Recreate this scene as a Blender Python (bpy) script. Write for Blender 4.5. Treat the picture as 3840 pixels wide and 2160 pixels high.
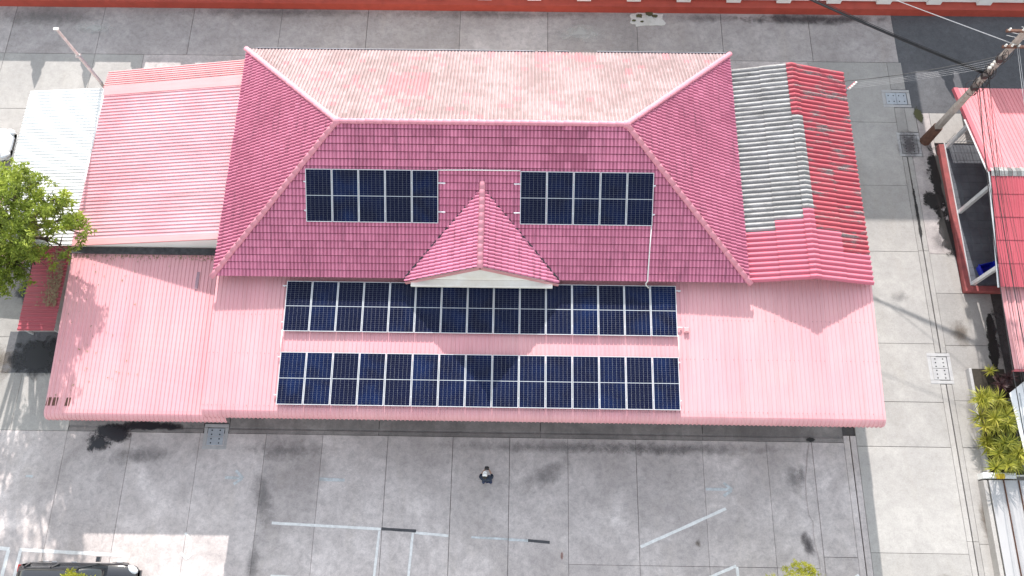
import bpy, bmesh, math, random
from mathutils import Matrix, Vector, noise
random.seed(7)
S = bpy.context.scene
for o in list(bpy.data.objects): bpy.data.objects.remove(o)
COL = S.collection

# ------------------------------------------------------------------ camera
cam_d = bpy.data.cameras.new('camera'); cam = bpy.data.objects.new('camera', cam_d); COL.objects.link(cam)
cam_d.sensor_fit = 'HORIZONTAL'; cam_d.sensor_width = 36; cam_d.lens = 28.68; cam_d.clip_start = .5; cam_d.clip_end = 1500
PITCH, YAW, ROLL = math.radians(69.955), math.radians(1.488), math.radians(-.629)
fh = Vector((-math.sin(YAW), math.cos(YAW), 0)); r0 = Vector((math.cos(YAW), math.sin(YAW), 0)); zu = Vector((0, 0, 1))
fw = fh*math.cos(PITCH) - zu*math.sin(PITCH); u0 = fh*math.sin(PITCH) + zu*math.cos(PITCH)
rr = r0*math.cos(ROLL) + u0*math.sin(ROLL); uu = -r0*math.sin(ROLL) + u0*math.cos(ROLL)
CAMP = Vector((0, 0, 35.3))
cam.matrix_world = Matrix(((rr.x, uu.x, -fw.x, 0), (rr.y, uu.y, -fw.y, 0), (rr.z, uu.z, -fw.z, 35.3), (0, 0, 0, 1)))
S.camera = cam

# ------------------------------------------------------------------ sky, sun, exposure
SUN_EL = math.radians(29.3); SUN_AZ = math.atan2(-.09, 1)          # the sun stands behind the house, a little to the left
w = bpy.data.worlds.new('World'); S.world = w; w.use_nodes = True
nt = w.node_tree; bg = nt.nodes['Background']; sky = nt.nodes.new('ShaderNodeTexSky')
sky.sky_type = 'NISHITA'; sky.sun_disc = False; sky.sun_elevation = SUN_EL; sky.sun_rotation = SUN_AZ
sky.air_density = 2.0; sky.dust_density = 1.0; sky.ozone_density = 1.2
hs = nt.nodes.new('ShaderNodeHueSaturation'); hs.inputs['Saturation'].default_value = .42      # sky colour desaturated so the shade turns out less blue
nt.links.new(sky.outputs[0], hs.inputs['Color']); nt.links.new(hs.outputs[0], bg.inputs[0]); bg.inputs[1].default_value = .15
sd = bpy.data.lights.new('sun', 'SUN'); sd.energy = 3.2; sd.angle = math.radians(.5); sd.color = (1, .955, .90)
sun = bpy.data.objects.new('sun', sd); COL.objects.link(sun)
ldir = Vector((.09, -1, -math.tan(SUN_EL)*math.hypot(1, .09))).normalized()
sun.rotation_euler = ldir.to_track_quat('-Z', 'Y').to_euler(); sun.location = (0, 40, 60)
S.view_settings.view_transform = 'Standard'; S.view_settings.look = 'None'; S.view_settings.gamma = 1
S.view_settings.use_curve_mapping = False; S.view_settings.exposure = 1.2

# ------------------------------------------------------------------ materials
MATS = {}
def nodes(name):
    m = bpy.data.materials.new(name); m.use_nodes = True; MATS[name] = m
    return m, m.node_tree, m.node_tree.nodes['Principled BSDF']
def N(t, kind, **kw):
    n = t.nodes.new(kind)
    for k, v in kw.items():
        if k in n.inputs.keys(): n.inputs[k].default_value = v
        else: setattr(n, k, v)
    return n
def ramp(t, fac, a, b, ca=(0, 0, 0, 1), cb=(1, 1, 1, 1)):
    r = N(t, 'ShaderNodeValToRGB'); r.color_ramp.elements[0].position = a; r.color_ramp.elements[1].position = b
    r.color_ramp.elements[0].color = ca; r.color_ramp.elements[1].color = cb
    t.links.new(fac, r.inputs[0]); return r.outputs[0]
def mixc(t, fac, a, b, blend='MIX'):
    n = N(t, 'ShaderNodeMix', data_type='RGBA', blend_type=blend)
    for s, v in ((0, fac), (6, a), (7, b)):
        if hasattr(v, 'is_linked') or isinstance(v, bpy.types.NodeSocket): t.links.new(v, n.inputs[s])
        else: n.inputs[s].default_value = v if s == 0 else (*v, 1)[:4]
    return n.outputs[2]
def wpos(t, sc=(1, 1, 1), rot=(0, 0, 0)):
    g = N(t, 'ShaderNodeNewGeometry'); mp = N(t, 'ShaderNodeMapping')
    mp.inputs['Scale'].default_value = sc; mp.inputs['Rotation'].default_value = rot
    t.links.new(g.outputs['Position'], mp.inputs[0]); return mp.outputs[0]
def noi(t, vec, scale, detail=5, rough=.6, dist=0):
    n = N(t, 'ShaderNodeTexNoise', Scale=scale, Detail=detail, Roughness=rough, Distortion=dist)
    t.links.new(vec, n.inputs['Vector']); return n.outputs[0]
def bump(t, b, h, strength=.3, dist=.02):
    n = N(t, 'ShaderNodeBump', Strength=strength, Distance=dist); t.links.new(h, n.inputs['Height']); t.links.new(n.outputs[0], b.inputs['Normal'])
def simple(name, c, rough=.6, c2=None, scale=3, spec=.5, metal=0, coat=0, st=(1, 1, 1), bmp=0):
    m, t, b = nodes(name)
    b.inputs['Roughness'].default_value = rough; b.inputs['Specular IOR Level'].default_value = spec; b.inputs['Metallic'].default_value = metal
    b.inputs['Coat Weight'].default_value = coat
    if c2 is None: c2 = tuple(x*.8 for x in c)
    n = noi(t, wpos(t, st), scale, 6, .65)
    t.links.new(mixc(t, ramp(t, n, .35, .68), c2, c), b.inputs['Base Color'])
    if bmp: bump(t, b, n, bmp)
    return m
def concrete(name, light, dark, stain, lo=.38, hi=.62, grime=(.11, .105, .115), mott=1):
    m, t, b = nodes(name)
    p = wpos(t)
    n1 = noi(t, p, .28, 9, .68, .5); n2 = noi(t, p, 1.1, 9, .74, .5); n3 = noi(t, p, 16, 5, .75); n4 = noi(t, wpos(t, (1.1, .3, 1)), .8, 8, .72, .6); n5 = noi(t, p, 3.6, 8, .8, .3)
    c = mixc(t, ramp(t, n1, lo, hi), dark, light)
    c = mixc(t, ramp(t, n2, .40, .60), mixc(t, .6*mott, c, dark), c)
    c = mixc(t, ramp(t, n4, .52, .74), c, mixc(t, .6, c, stain))
    c = mixc(t, ramp(t, n5, .34, .56), mixc(t, .32*mott, c, grime), c)
    c = mixc(t, ramp(t, noi(t, p, 48, 3, .7), .34, .52), mixc(t, .28*mott, c, grime), c)
    c = mixc(t, ramp(t, n3, .28, .72), mixc(t, .2, c, (0, 0, 0)), c)
    oi = N(t, 'ShaderNodeObjectInfo')
    hv = N(t, 'ShaderNodeHueSaturation'); mr = N(t, 'ShaderNodeMapRange'); mr.inputs[3].default_value = .9; mr.inputs[4].default_value = 1.08
    t.links.new(oi.outputs['Random'], mr.inputs[0]); t.links.new(mr.outputs[0], hv.inputs['Value']); t.links.new(c, hv.inputs['Color'])
    t.links.new(hv.outputs[0], b.inputs['Base Color']); b.inputs['Roughness'].default_value = .9; b.inputs['Specular IOR Level'].default_value = .25
    bump(t, b, n3, .25, .01); return m
concrete('worn_concrete', (.79, .71, .695), (.49, .435, .425), (.54, .475, .44))
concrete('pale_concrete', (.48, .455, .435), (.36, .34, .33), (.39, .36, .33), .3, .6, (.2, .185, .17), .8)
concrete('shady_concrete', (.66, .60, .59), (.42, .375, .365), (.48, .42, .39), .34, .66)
concrete('gutter_concrete', (.46, .42, .40), (.20, .18, .175), (.12, .105, .10), .3, .7)
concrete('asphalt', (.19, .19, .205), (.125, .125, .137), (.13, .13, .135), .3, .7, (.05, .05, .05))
concrete('dark_soil', (.12, .11, .105), (.045, .04, .04), (.07, .06, .055), .3, .7)
concrete('patch_concrete', (.86, .84, .82), (.68, .66, .63), (.5, .47, .4), .3, .6, (.3, .28, .24), .6)

def metal_sheet(name, c, c2, streak, st=(3, .2, 1), rough=.42, spec=.6, dirt=.5):
    m, t, b = nodes(name)
    n1 = noi(t, wpos(t, st), 1.6, 6, .65); n2 = noi(t, wpos(t), .35, 5, .6); n3 = noi(t, wpos(t), 26, 3, .6)
    col = mixc(t, ramp(t, n2, .3, .7), c2, c)
    col = mixc(t, ramp(t, n1, .50, .78), col, mixc(t, dirt, col, streak))
    col = mixc(t, ramp(t, n3, .66, .74), col, mixc(t, .35, col, streak))
    oi = N(t, 'ShaderNodeObjectInfo'); hv = N(t, 'ShaderNodeHueSaturation'); mr = N(t, 'ShaderNodeMapRange'); mr.inputs[3].default_value = .955; mr.inputs[4].default_value = 1.035
    t.links.new(oi.outputs['Random'], mr.inputs[0]); t.links.new(mr.outputs[0], hv.inputs['Value']); t.links.new(col, hv.inputs['Color']); col = hv.outputs[0]
    t.links.new(col, b.inputs['Base Color']); b.inputs['Roughness'].default_value = rough; b.inputs['Specular IOR Level'].default_value = spec
    return m
metal_sheet('pink_metal', (.69, .365, .385), (.68, .315, .355), (.5, .25, .25))
metal_sheet('salmon_metal', (.62, .22, .245), (.56, .18, .205), (.4, .15, .15))
metal_sheet('rose_metal', (.70, .42, .46), (.65, .29, .33), (.42, .17, .17), (.2, 3, 1))
metal_sheet('faded_rose_metal', (.67, .34, .35), (.62, .28, .295), (.45, .2, .2), (.2, 3, 1))
metal_sheet('white_metal', (.80, .80, .80), (.76, .76, .76), (.5, .47, .45), (.2, 3, 1))
metal_sheet('red_metal', (.52, .11, .14), (.42, .08, .11), (.3, .1, .1), (.2, 3, 1))
metal_sheet('old_red_sheet', (.50, .10, .13), (.42, .075, .10), (.22, .07, .07), (4, .3, 1), .6, .4, .6)
metal_sheet('grey_metal', (.44, .43, .435), (.38, .37, .375), (.4, .36, .36), (3, .2, 1), .22, .7)

def tile_mat(name, c, c2, mil, lo=.58, hi=.8, st=(4, .35, .35), amount=.6, rough=.6):
    m, t, b = nodes(name)
    at = N(t, 'ShaderNodeAttribute', attribute_name='tone')
    n1 = noi(t, wpos(t, st), 1.5, 7, .7); n2 = noi(t, wpos(t), 22, 4, .7); n3 = noi(t, wpos(t), .45, 4, .6)
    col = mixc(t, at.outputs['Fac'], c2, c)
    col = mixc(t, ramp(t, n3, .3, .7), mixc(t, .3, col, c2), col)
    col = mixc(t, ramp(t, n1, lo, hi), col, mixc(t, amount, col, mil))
    col = mixc(t, ramp(t, n2, .55, .8), col, mixc(t, .3, col, mil))
    t.links.new(col, b.inputs['Base Color']); b.inputs['Roughness'].default_value = rough; b.inputs['Specular IOR Level'].default_value = .4
    return m
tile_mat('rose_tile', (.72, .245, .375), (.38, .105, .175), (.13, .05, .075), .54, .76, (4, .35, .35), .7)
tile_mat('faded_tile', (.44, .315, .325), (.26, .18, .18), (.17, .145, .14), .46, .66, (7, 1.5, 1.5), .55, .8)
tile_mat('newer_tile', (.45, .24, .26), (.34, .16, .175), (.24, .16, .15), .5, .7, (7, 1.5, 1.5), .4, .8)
tile_mat('cap_tile', (.68, .29, .36), (.60, .23, .29), (.35, .17, .19))
simple('tile_edge', (.27, .065, .11), .9, (.12, .03, .055), 5)  # dark lap lines: grime plus the gap's shadow put into the colour
simple('faded_edge', (.36, .235, .24), .9, (.27, .18, .185), 9)  # the same painted lap lines, paler, for the back slope

def lichen_shade(name, base, valley_shade, spot, spot2, lo, hi, st):
    m, t, b = nodes(name)
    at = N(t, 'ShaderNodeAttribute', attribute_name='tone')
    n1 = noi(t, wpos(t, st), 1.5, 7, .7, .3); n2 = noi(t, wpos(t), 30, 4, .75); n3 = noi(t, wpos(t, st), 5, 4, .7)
    col = mixc(t, at.outputs['Fac'], valley_shade, base)  # tone mixes in the waves' shading, painted beneath the lichen spots
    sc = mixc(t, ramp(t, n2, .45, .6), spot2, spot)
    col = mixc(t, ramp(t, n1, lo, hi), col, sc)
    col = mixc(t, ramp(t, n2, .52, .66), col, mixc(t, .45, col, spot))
    t.links.new(col, b.inputs['Base Color']); b.inputs['Roughness'].default_value = .9; b.inputs['Specular IOR Level'].default_value = .2
    return m
lichen_shade('grey_fibre', (.46, .45, .45), (.13, .127, .13), (.12, .115, .115), (.24, .235, .23), .40, .66, (.8, 3, 1))
lichen_shade('red_fibre', (.50, .11, .135), (.27, .045, .065), (.07, .055, .058), (.33, .27, .27), .51, .60, (.55, 2.6, 1))
lichen_shade('clean_red_fibre', (.56, .16, .22), (.50, .13, .18), (.3, .12, .13), (.4, .3, .28), .7, .9, (.6, 2.6, 1))

simple('white_paint', (.84, .84, .83), .5, (.78, .77, .75), 1.5)
simple('gable_white', (.86, .84, .82), .6, (.76, .71, .66), 1.6)
simple('cream_plaster', (.74, .70, .62), .8, (.55, .48, .40), 1.2)
simple('peeling_plaster', (.70, .68, .66), .9, (.38, .33, .32), 7)
simple('red_paint', (.47, .075, .05), .6, (.38, .06, .04), 2)
simple('dull_red_paint', (.36, .085, .085), .75, (.22, .06, .06), 3)
simple('steel_white', (.74, .75, .77), .35, (.66, .67, .69), 2, .5, .3)
simple('aluminium', (.74, .75, .77), .35, (.68, .69, .71), 2, .5, .35)
simple('backsheet', (.50, .52, .56), .45, (.46, .48, .52), 3)
simple('pipe_white', (.82, .82, .80), .4, (.74, .74, .72), 2)
simple('dark_flashing', (.085, .085, .09), .8, (.03, .03, .035), 6)
simple('gutter_steel', (.36, .38, .42), .4, (.28, .30, .33), 3, .5, .5)
simple('black_rubber', (.012, .012, .014), .6)
simple('cable_black', (.015, .015, .018), .5)
simple('cable_pale', (.52, .52, .54), .4)
simple('pole_concrete', (.42, .37, .34), .85, (.28, .24, .215), 4)
simple('pale_pole', (.60, .55, .54), .8, (.46, .41, .40), 5)
simple('rust', (.16, .075, .05), .85, (.08, .04, .03), 6)
simple('wire_clutter', (.05, .03, .03), .6, (.02, .02, .02), 8)
simple('insulator', (.80, .79, .76), .25, (.7, .69, .66), 4)
simple('line_paint', (.80, .80, .80), .6, (.62, .61, .61), 5)
simple('worn_paint', (.62, .65, .68), .7, (.36, .37, .38), 4)
simple('tar_paint', (.07, .07, .08), .6, (.04, .04, .045), 5)
simple('cover_concrete', (.45, .44, .44), .85, (.36, .35, .36), 3)
simple('cover_steel', (.40, .43, .47), .6, (.34, .36, .40), 3)
simple('hole_black', (.01, .01, .01), .9)
simple('blue_plastic', (.012, .025, .42), .35, (.01, .02, .36), 3)
simple('yellow_plastic', (.70, .50, .03), .4, (.6, .42, .02), 6)
simple('floor_tile', (.135, .145, .165), .45, (.085, .09, .105), 1.2)
simple('bark', (.13, .10, .07), .9, (.07, .05, .035), 7)
simple('skin', (.42, .24, .17), .55)
simple('navy_cloth', (.02, .032, .06), .85, (.012, .02, .04), 14)
simple('blue_denim', (.02, .035, .10), .85, (.012, .022, .07), 14)
simple('dark_hair', (.016, .011, .009), .6)
simple('white_cloth', (.78, .78, .78), .8)
simple('black_plastic', (.012, .012, .014), .35)
simple('car_black', (.012, .012, .016), .12, (.010, .010, .014), 2, .6, 0, 1)
simple('car_white', (.78, .78, .77), .2, (.75, .75, .74), 2, .5, 0, 1)
simple('car_glass', (.02, .025, .03), .04, (.018, .022, .028), 2, .9)
simple('chrome', (.7, .7, .72), .12, (.6, .6, .62), 3, .5, 1)
simple('lamp_lens', (.70, .72, .75), .06, (.6, .62, .65), 5, .9)
simple('red_lens', (.4, .01, .01), .1)
simple('wall_plaster', (.62, .58, .52), .85, (.5, .46, .42), 1.5)
simple('dry_leaf', (.42, .31, .20), .8, (.24, .16, .10), 9)
simple('planter_soil', (.05, .04, .03), .95, (.03, .025, .02), 8)
simple('patch_paint', (.42, .25, .30), .7, (.3, .2, .24), 6)
simple('screw_head', (.36, .20, .21), .6, (.24, .13, .13), 9)
simple('moss', (.10, .11, .05), .95, (.05, .05, .03), 12)

def cells_mat():
    m, t, b = nodes('solar_cell')
    oi = N(t, 'ShaderNodeObjectInfo')
    c = ramp(t, oi.outputs['Random'], .1, .9, (.008, .011, .034, 1), (.008, .017, .062, 1))
    n = noi(t, wpos(t, (1, 1, 1)), 1.4, 3, .5)
    t.links.new(mixc(t, ramp(t, n, .35, .7), (.008, .010, .028), c), b.inputs['Base Color'])
    b.inputs['Roughness'].default_value = .2; b.inputs['Specular IOR Level'].default_value = .04
cells_mat()
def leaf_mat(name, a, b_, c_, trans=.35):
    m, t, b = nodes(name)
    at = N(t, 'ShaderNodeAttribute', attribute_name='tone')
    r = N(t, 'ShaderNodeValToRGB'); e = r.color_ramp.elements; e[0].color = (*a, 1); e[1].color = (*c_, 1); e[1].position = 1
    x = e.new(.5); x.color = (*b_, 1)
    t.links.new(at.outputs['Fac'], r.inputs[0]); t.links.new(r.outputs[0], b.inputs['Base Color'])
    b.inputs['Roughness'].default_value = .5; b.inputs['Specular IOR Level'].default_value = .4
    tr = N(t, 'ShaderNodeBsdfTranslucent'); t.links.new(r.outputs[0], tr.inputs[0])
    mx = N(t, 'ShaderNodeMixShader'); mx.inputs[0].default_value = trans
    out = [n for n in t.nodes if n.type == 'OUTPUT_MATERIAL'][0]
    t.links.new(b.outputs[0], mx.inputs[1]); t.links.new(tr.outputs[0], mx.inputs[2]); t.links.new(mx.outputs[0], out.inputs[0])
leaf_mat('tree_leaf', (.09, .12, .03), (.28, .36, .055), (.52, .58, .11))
leaf_mat('feather_leaf', (.20, .23, .03), (.36, .37, .04), (.50, .47, .07))
leaf_mat('palm_leaf', (.08, .11, .014), (.37, .37, .045), (.62, .54, .12))
leaf_mat('purple_leaf', (.025, .012, .014), (.05, .022, .024), (.09, .04, .04), .15)
def stain_mat(name, col, edge=.35, rough=.8, dens=1.0):
    m, t, b = nodes(name)
    b.inputs['Base Color'].default_value = (*col, 1); b.inputs['Roughness'].default_value = rough
    tc = N(t, 'ShaderNodeTexCoord'); ln = N(t, 'ShaderNodeVectorMath', operation='LENGTH'); t.links.new(tc.outputs['Object'], ln.inputs[0])
    n = noi(t, wpos(t), 1.9, 10, .72, .5)
    a = N(t, 'ShaderNodeMath', operation='MULTIPLY_ADD'); t.links.new(n, a.inputs[0]); a.inputs[1].default_value = 2.4
    sub = N(t, 'ShaderNodeMath', operation='SUBTRACT'); sub.inputs[0].default_value = -.25; t.links.new(ln.outputs['Value'], sub.inputs[1]); t.links.new(sub.outputs[0], a.inputs[2])
    mr = N(t, 'ShaderNodeMapRange'); mr.inputs[1].default_value = 0; mr.inputs[2].default_value = edge; mr.inputs[4].default_value = dens; t.links.new(a.outputs[0], mr.inputs[0])
    t.links.new(mr.outputs[0], b.inputs['Alpha'])
stain_mat('wet_stain', (.018, .017, .022), .45, .35, .96)
stain_mat('dark_stain', (.07, .06, .065), .7, .8, .75)
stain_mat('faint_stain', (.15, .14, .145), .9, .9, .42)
stain_mat('rust_stain', (.2, .05, .03), .5, .9, .6)
stain_mat('algae_stain', (.012, .011, .011), .16, .6, .97)
stain_mat('brown_stain', (.13, .10, .075), .8, .9, .6)
stain_mat('pale_stain', (.58, .57, .55), .8, .9, .6)
stain_mat('moss_stain', (.09, .09, .04), .2, .9, .9)

# ------------------------------------------------------------------ helpers
WM = {}
def reg(o, M):
    WM[o.name] = M; return o
def props(o, label=None, cat=None, group=None, kind=None):
    if label: o['label'] = label
    if cat: o['category'] = cat
    if group: o['group'] = group
    if kind: o['kind'] = kind
    return o
def empty(name, loc=(0, 0, 0), rz=0, parent=None):
    o = bpy.data.objects.new(name, None); COL.objects.link(o); o.empty_display_size = .3
    M = Matrix.Translation(loc) @ Matrix.Rotation(rz, 4, 'Z')
    if parent: o.parent = parent; o.matrix_basis = WM[parent.name].inverted() @ M
    else: o.matrix_basis = M
    return reg(o, M)
def thing(name, label, cat, loc=(0, 0, 0), rz=0, group=None): return props(empty(name, loc, rz), label, cat, group)
def link(name, me, parent=None, M=None, kind=None):
    """link mesh data as an object; M is its world matrix"""
    o = bpy.data.objects.new(name, me); COL.objects.link(o); M = M or Matrix()
    if parent: o.parent = parent; o.matrix_basis = WM[parent.name].inverted() @ M
    else: o.matrix_basis = M
    if kind: o['kind'] = kind
    return reg(o, M)
class MB:
    def __init__(s): s.v = []; s.f = []; s.m = []; s.t = []; s.tone = .5; s.mi = 0
    def add(s, vs, fs, mi=None):
        k = len(s.v); s.v += [tuple(v) for v in vs]; s.t += [s.tone]*len(vs)
        for f in fs: s.f.append([i+k for i in f]); s.m.append(s.mi if mi is None else mi)
        return s
    def box(s, a, b, M=None, mi=None):
        x0, y0, z0 = a; x1, y1, z1 = b
        vs = [(x0, y0, z0), (x1, y0, z0), (x1, y1, z0), (x0, y1, z0), (x0, y0, z1), (x1, y0, z1), (x1, y1, z1), (x0, y1, z1)]
        if M: vs = [M @ Vector(v) for v in vs]
        return s.add(vs, [(3, 2, 1, 0), (4, 5, 6, 7), (0, 1, 5, 4), (1, 2, 6, 5), (2, 3, 7, 6), (3, 0, 4, 7)], mi)
    def bevbox(s, a, b, e, M=None, mi=None):
        """box whose top edges are chamfered by e"""
        x0, y0, z0 = a; x1, y1, z1 = b
        vs = [(x0, y0, z0), (x1, y0, z0), (x1, y1, z0), (x0, y1, z0), (x0, y0, z1-e), (x1, y0, z1-e), (x1, y1, z1-e), (x0, y1, z1-e),
              (x0+e, y0+e, z1), (x1-e, y0+e, z1), (x1-e, y1-e, z1), (x0+e, y1-e, z1)]
        if M: vs = [M @ Vector(v) for v in vs]
        return s.add(vs, [(0, 1, 5, 4), (1, 2, 6, 5), (2, 3, 7, 6), (3, 0, 4, 7), (4, 5, 9, 8), (5, 6, 10, 9), (6, 7, 11, 10), (7, 4, 8, 11), (8, 9, 10, 11), (3, 2, 1, 0)], mi)
    def tube(s, pts, rad, n=8, cap=True, mi=None):
        pts = [Vector(p) for p in pts]; rad = rad if isinstance(rad, (list, tuple)) else [rad]*len(pts)
        vs = []; fs = []; up = None
        for i, p in enumerate(pts):
            d = (pts[min(i+1, len(pts)-1)] - pts[max(i-1, 0)]).normalized()
            if up is None: up = d.orthogonal().normalized()
            up = (up - d*up.dot(d)); up = up.normalized() if up.length > 1e-6 else d.orthogonal().normalized()
            sd_ = d.cross(up)
            for k in range(n):
                a = 2*math.pi*k/n; vs.append(p + (up*math.cos(a) + sd_*math.sin(a))*rad[i])
        for i in range(len(pts)-1):
            for k in range(n): fs.append((i*n+k, i*n+(k+1) % n, (i+1)*n+(k+1) % n, (i+1)*n+k))
        if cap: fs.append(tuple(range(n))[::-1]); fs.append(tuple(range((len(pts)-1)*n, len(pts)*n)))
        return s.add(vs, fs, mi)
    def prism(s, poly, z0, z1, M=None, mi=None):
        n = len(poly); vs = [(x, y, z0) for x, y in poly] + [(x, y, z1) for x, y in poly]
        if M: vs = [M @ Vector(v) for v in vs]
        return s.add(vs, [tuple(range(n))[::-1], tuple(range(n, 2*n))] + [(i, (i+1) % n, n+(i+1) % n, n+i) for i in range(n)], mi)
    def ball(s, c, r, n=10, m=7, mi=None):
        c = Vector(c); r = r if isinstance(r, (tuple, list)) else (r, r, r); vs = []; fs = []
        for j in range(m+1):
            th = math.pi*j/m
            for k in range(n):
                a = 2*math.pi*k/n; vs.append(c + Vector((r[0]*math.sin(th)*math.cos(a), r[1]*math.sin(th)*math.sin(a), r[2]*math.cos(th))))
        for j in range(m):
            for k in range(n): fs.append((j*n+k, (j+1)*n+k, (j+1)*n+(k+1) % n, j*n+(k+1) % n))
        return s.add(vs, fs, mi)
    def mesh(s, name, mats, smooth=False):
        me = bpy.data.meshes.new(name); me.from_pydata(s.v, [], s.f)
        mats = mats if isinstance(mats, (list, tuple)) else [mats]
        for m in mats: me.materials.append(MATS[m])
        if len(mats) > 1: me.polygons.foreach_set('material_index', s.m)
        at = me.attributes.new('tone', 'FLOAT', 'POINT'); at.data.foreach_set('value', s.t)
        if smooth: me.polygons.foreach_set('use_smooth', [True]*len(me.polygons))
        me.update(); return me
    def obj(s, name, mats, parent=None, M=None, smooth=False, kind=None): return link(name, s.mesh(name, mats, smooth), parent, M, kind)
def frame(o, x, y, z):
    return Matrix(((x[0], y[0], z[0], o[0]), (x[1], y[1], z[1], o[1]), (x[2], y[2], z[2], o[2]), (0, 0, 0, 1)))

# ================================================================== GROUND
g = MB(); g.add([(-250, -250, -.07), (250, -250, -.07), (250, 300, -.07), (-250, 300, -.07)], [(0, 1, 2, 3)])
props(g.obj('ground', 'dark_soil'), 'dark base ground under the concrete paving', kind='structure')
paving = props(empty('concrete_paving'), 'grey concrete yard of square cast slabs around the house', kind='structure')
def slab(x0, x1, y0, y1, mat, gap=.008, z=0):
    j = lambda: random.uniform(-.003, .003)
    cx, cy = (x0+x1)/2, (y0+y1)/2
    m = MB(); m.bevbox((x0-cx+gap+j(), y0-cy+gap+j(), -.07), (x1-cx-gap+j(), y1-cy-gap+j(), z+random.uniform(-.003, .003)), .004)
    return m.obj('slab', mat, paving, Matrix.Translation((cx, cy, 0)))
def grid(xs, ys, mat, gap=.008):
    for a, b in zip(xs, xs[1:]):
        for c, d in zip(ys, ys[1:]): slab(a, b, c, d, mat, gap)
fx = [-31.4, -28.4, -25.4, -22.4, -19.5, -16.7, -13.72, -10.85, -8.4, -5.58, -2.77, -.32, 2.18]
grid(fx, [-11.3, -5.4, -.55, 6.0], 'worn_concrete')
grid([2.18, 5.1, 7.95, 10.7, 12.66], [-11.3, -5.1, .85, 6.0], 'worn_concrete')
grid([12.66, 14.05], [-11.3, -4.5, 1.3, 6.0], 'worn_concrete')
# drain beside the driveway and in front of the eave: paired strips with an open groove
slab(14.05, 14.31, -11.3, 6.3, 'worn_concrete'); slab(14.34, 14.6, -11.3, 6.3, 'worn_concrete')
for a, b in ((-19.5, -13.6), (-12.5, -6), (-6, 1), (1, 8), (8, 14.05)):
    slab(a, b, 6.0, 6.18, 'gutter_concrete', .008, -.004); slab(a, b, 6.24, 6.9, 'gutter_concrete', .012)
slab(-13.6, -12.5, 6.42, 6.9, 'gutter_concrete', .012)
MB().box((-19.48, 6.1, -.068), (14.04, 6.3, -.03)).obj('channel_bed', 'gutter_concrete', paving)
for a, b in ((-19.5, -11), (-11, -3), (-3, 5), (5, 14.6)): slab(a, b, 6.9, 12.2, 'worn_concrete'); slab(a, b, 12.2, 25.42, 'worn_concrete')
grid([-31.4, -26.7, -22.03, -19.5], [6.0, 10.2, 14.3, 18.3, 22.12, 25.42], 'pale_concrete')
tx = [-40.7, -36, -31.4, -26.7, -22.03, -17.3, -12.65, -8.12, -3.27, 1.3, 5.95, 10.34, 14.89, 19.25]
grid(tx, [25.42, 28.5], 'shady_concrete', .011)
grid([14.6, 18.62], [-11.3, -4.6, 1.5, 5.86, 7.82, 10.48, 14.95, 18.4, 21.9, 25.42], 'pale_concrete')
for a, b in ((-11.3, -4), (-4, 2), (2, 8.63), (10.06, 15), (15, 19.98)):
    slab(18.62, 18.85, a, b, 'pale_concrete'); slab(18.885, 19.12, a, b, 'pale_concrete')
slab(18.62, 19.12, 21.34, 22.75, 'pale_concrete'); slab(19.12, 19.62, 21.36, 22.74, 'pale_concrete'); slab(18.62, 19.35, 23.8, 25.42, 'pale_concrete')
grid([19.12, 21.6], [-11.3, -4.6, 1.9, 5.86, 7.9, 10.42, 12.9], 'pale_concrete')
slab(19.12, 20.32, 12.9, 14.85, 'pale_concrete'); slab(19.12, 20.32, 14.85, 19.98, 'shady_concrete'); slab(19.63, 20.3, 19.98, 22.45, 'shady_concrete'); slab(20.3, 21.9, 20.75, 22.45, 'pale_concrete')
MB().bevbox((-23.0, 8.55, .004), (-20.45, 10.45, .022), .006).obj('slab', 'asphalt', paving)  # added dark slab where the low red roof's shadow falls, deepening it
m = MB(); m.prism([(19.0, 28.5), (19.0, 22.45), (60, 22.45), (60, 28.5)], -.05, -.012)
props(m.obj('road', 'asphalt'), 'dark asphalt lane at the right end of the boundary wall', kind='structure')
# painted markings (flat paint, 4 mm above the slabs)
def paint(name, segs, wd, mat, z=.008):
    m = MB()
    for (x0, y0), (x1, y1) in segs:
        d = Vector((x1-x0, y1-y0)); L = d.length; d /= L; n_ = Vector((-d.y, d.x))*wd/2; k = max(2, int(L/.35)); ed = []
        for i in range(k+1):
            p = Vector((x0, y0)) + d*L*i/k; ed.append((p + n_*random.uniform(.82, 1.08), p - n_*random.uniform(.82, 1.08)))
        vs = [(*q, z) for e_ in ed for q in e_]; m.add(vs, [(2*i+1, 2*i+3, 2*i+2, 2*i) for i in range(k)]); z += .0012
    return m.obj(name, mat, paving)
paint('parking_line', [((-10.19, 2.30), (-5.62, 2.12))], .12, 'line_paint')
paint('parking_line', [((-5.6, 2.13), (-4.15, 2.07))], .12, 'tar_paint')
paint('parking_line', [((-5.68, 2.05), (-5.8, -.3)), ((-5.8, -.3), (-6.0, -4))], .11, 'line_paint')
paint('parking_line', [((-4.28, 2.0), (-4.4, -.3)), ((-4.4, -.3), (-4.6, -4))], .11, 'line_paint')
paint('parking_line', [((-4.2, 2.0), (-2.8, 1.9))], .11, 'line_paint'); paint('parking_line', [((-1.85, 1.86), (-.33, 1.80))], .09, 'worn_paint')
paint('parking_line', [((-.3, 1.79), (.5, 1.76))], .11, 'worn_paint'); paint('parking_line', [((.5, 1.76), (1.4, 1.70))], .11, 'tar_paint')
paint('parking_line', [((5.15, 1.58), (8.78, 3.17))], .13, 'line_paint')
paint('parking_line', [((5.6, -.5), (9.03, .90)), ((9.05, .86), (9.25, -3.5))], .12, 'line_paint')
paint('parking_line', [((-24.5, 1.22), (-20.92, 1.10)), ((-20.95, 1.05), (-21.15, -3.5))], .16, 'line_paint')
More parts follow.
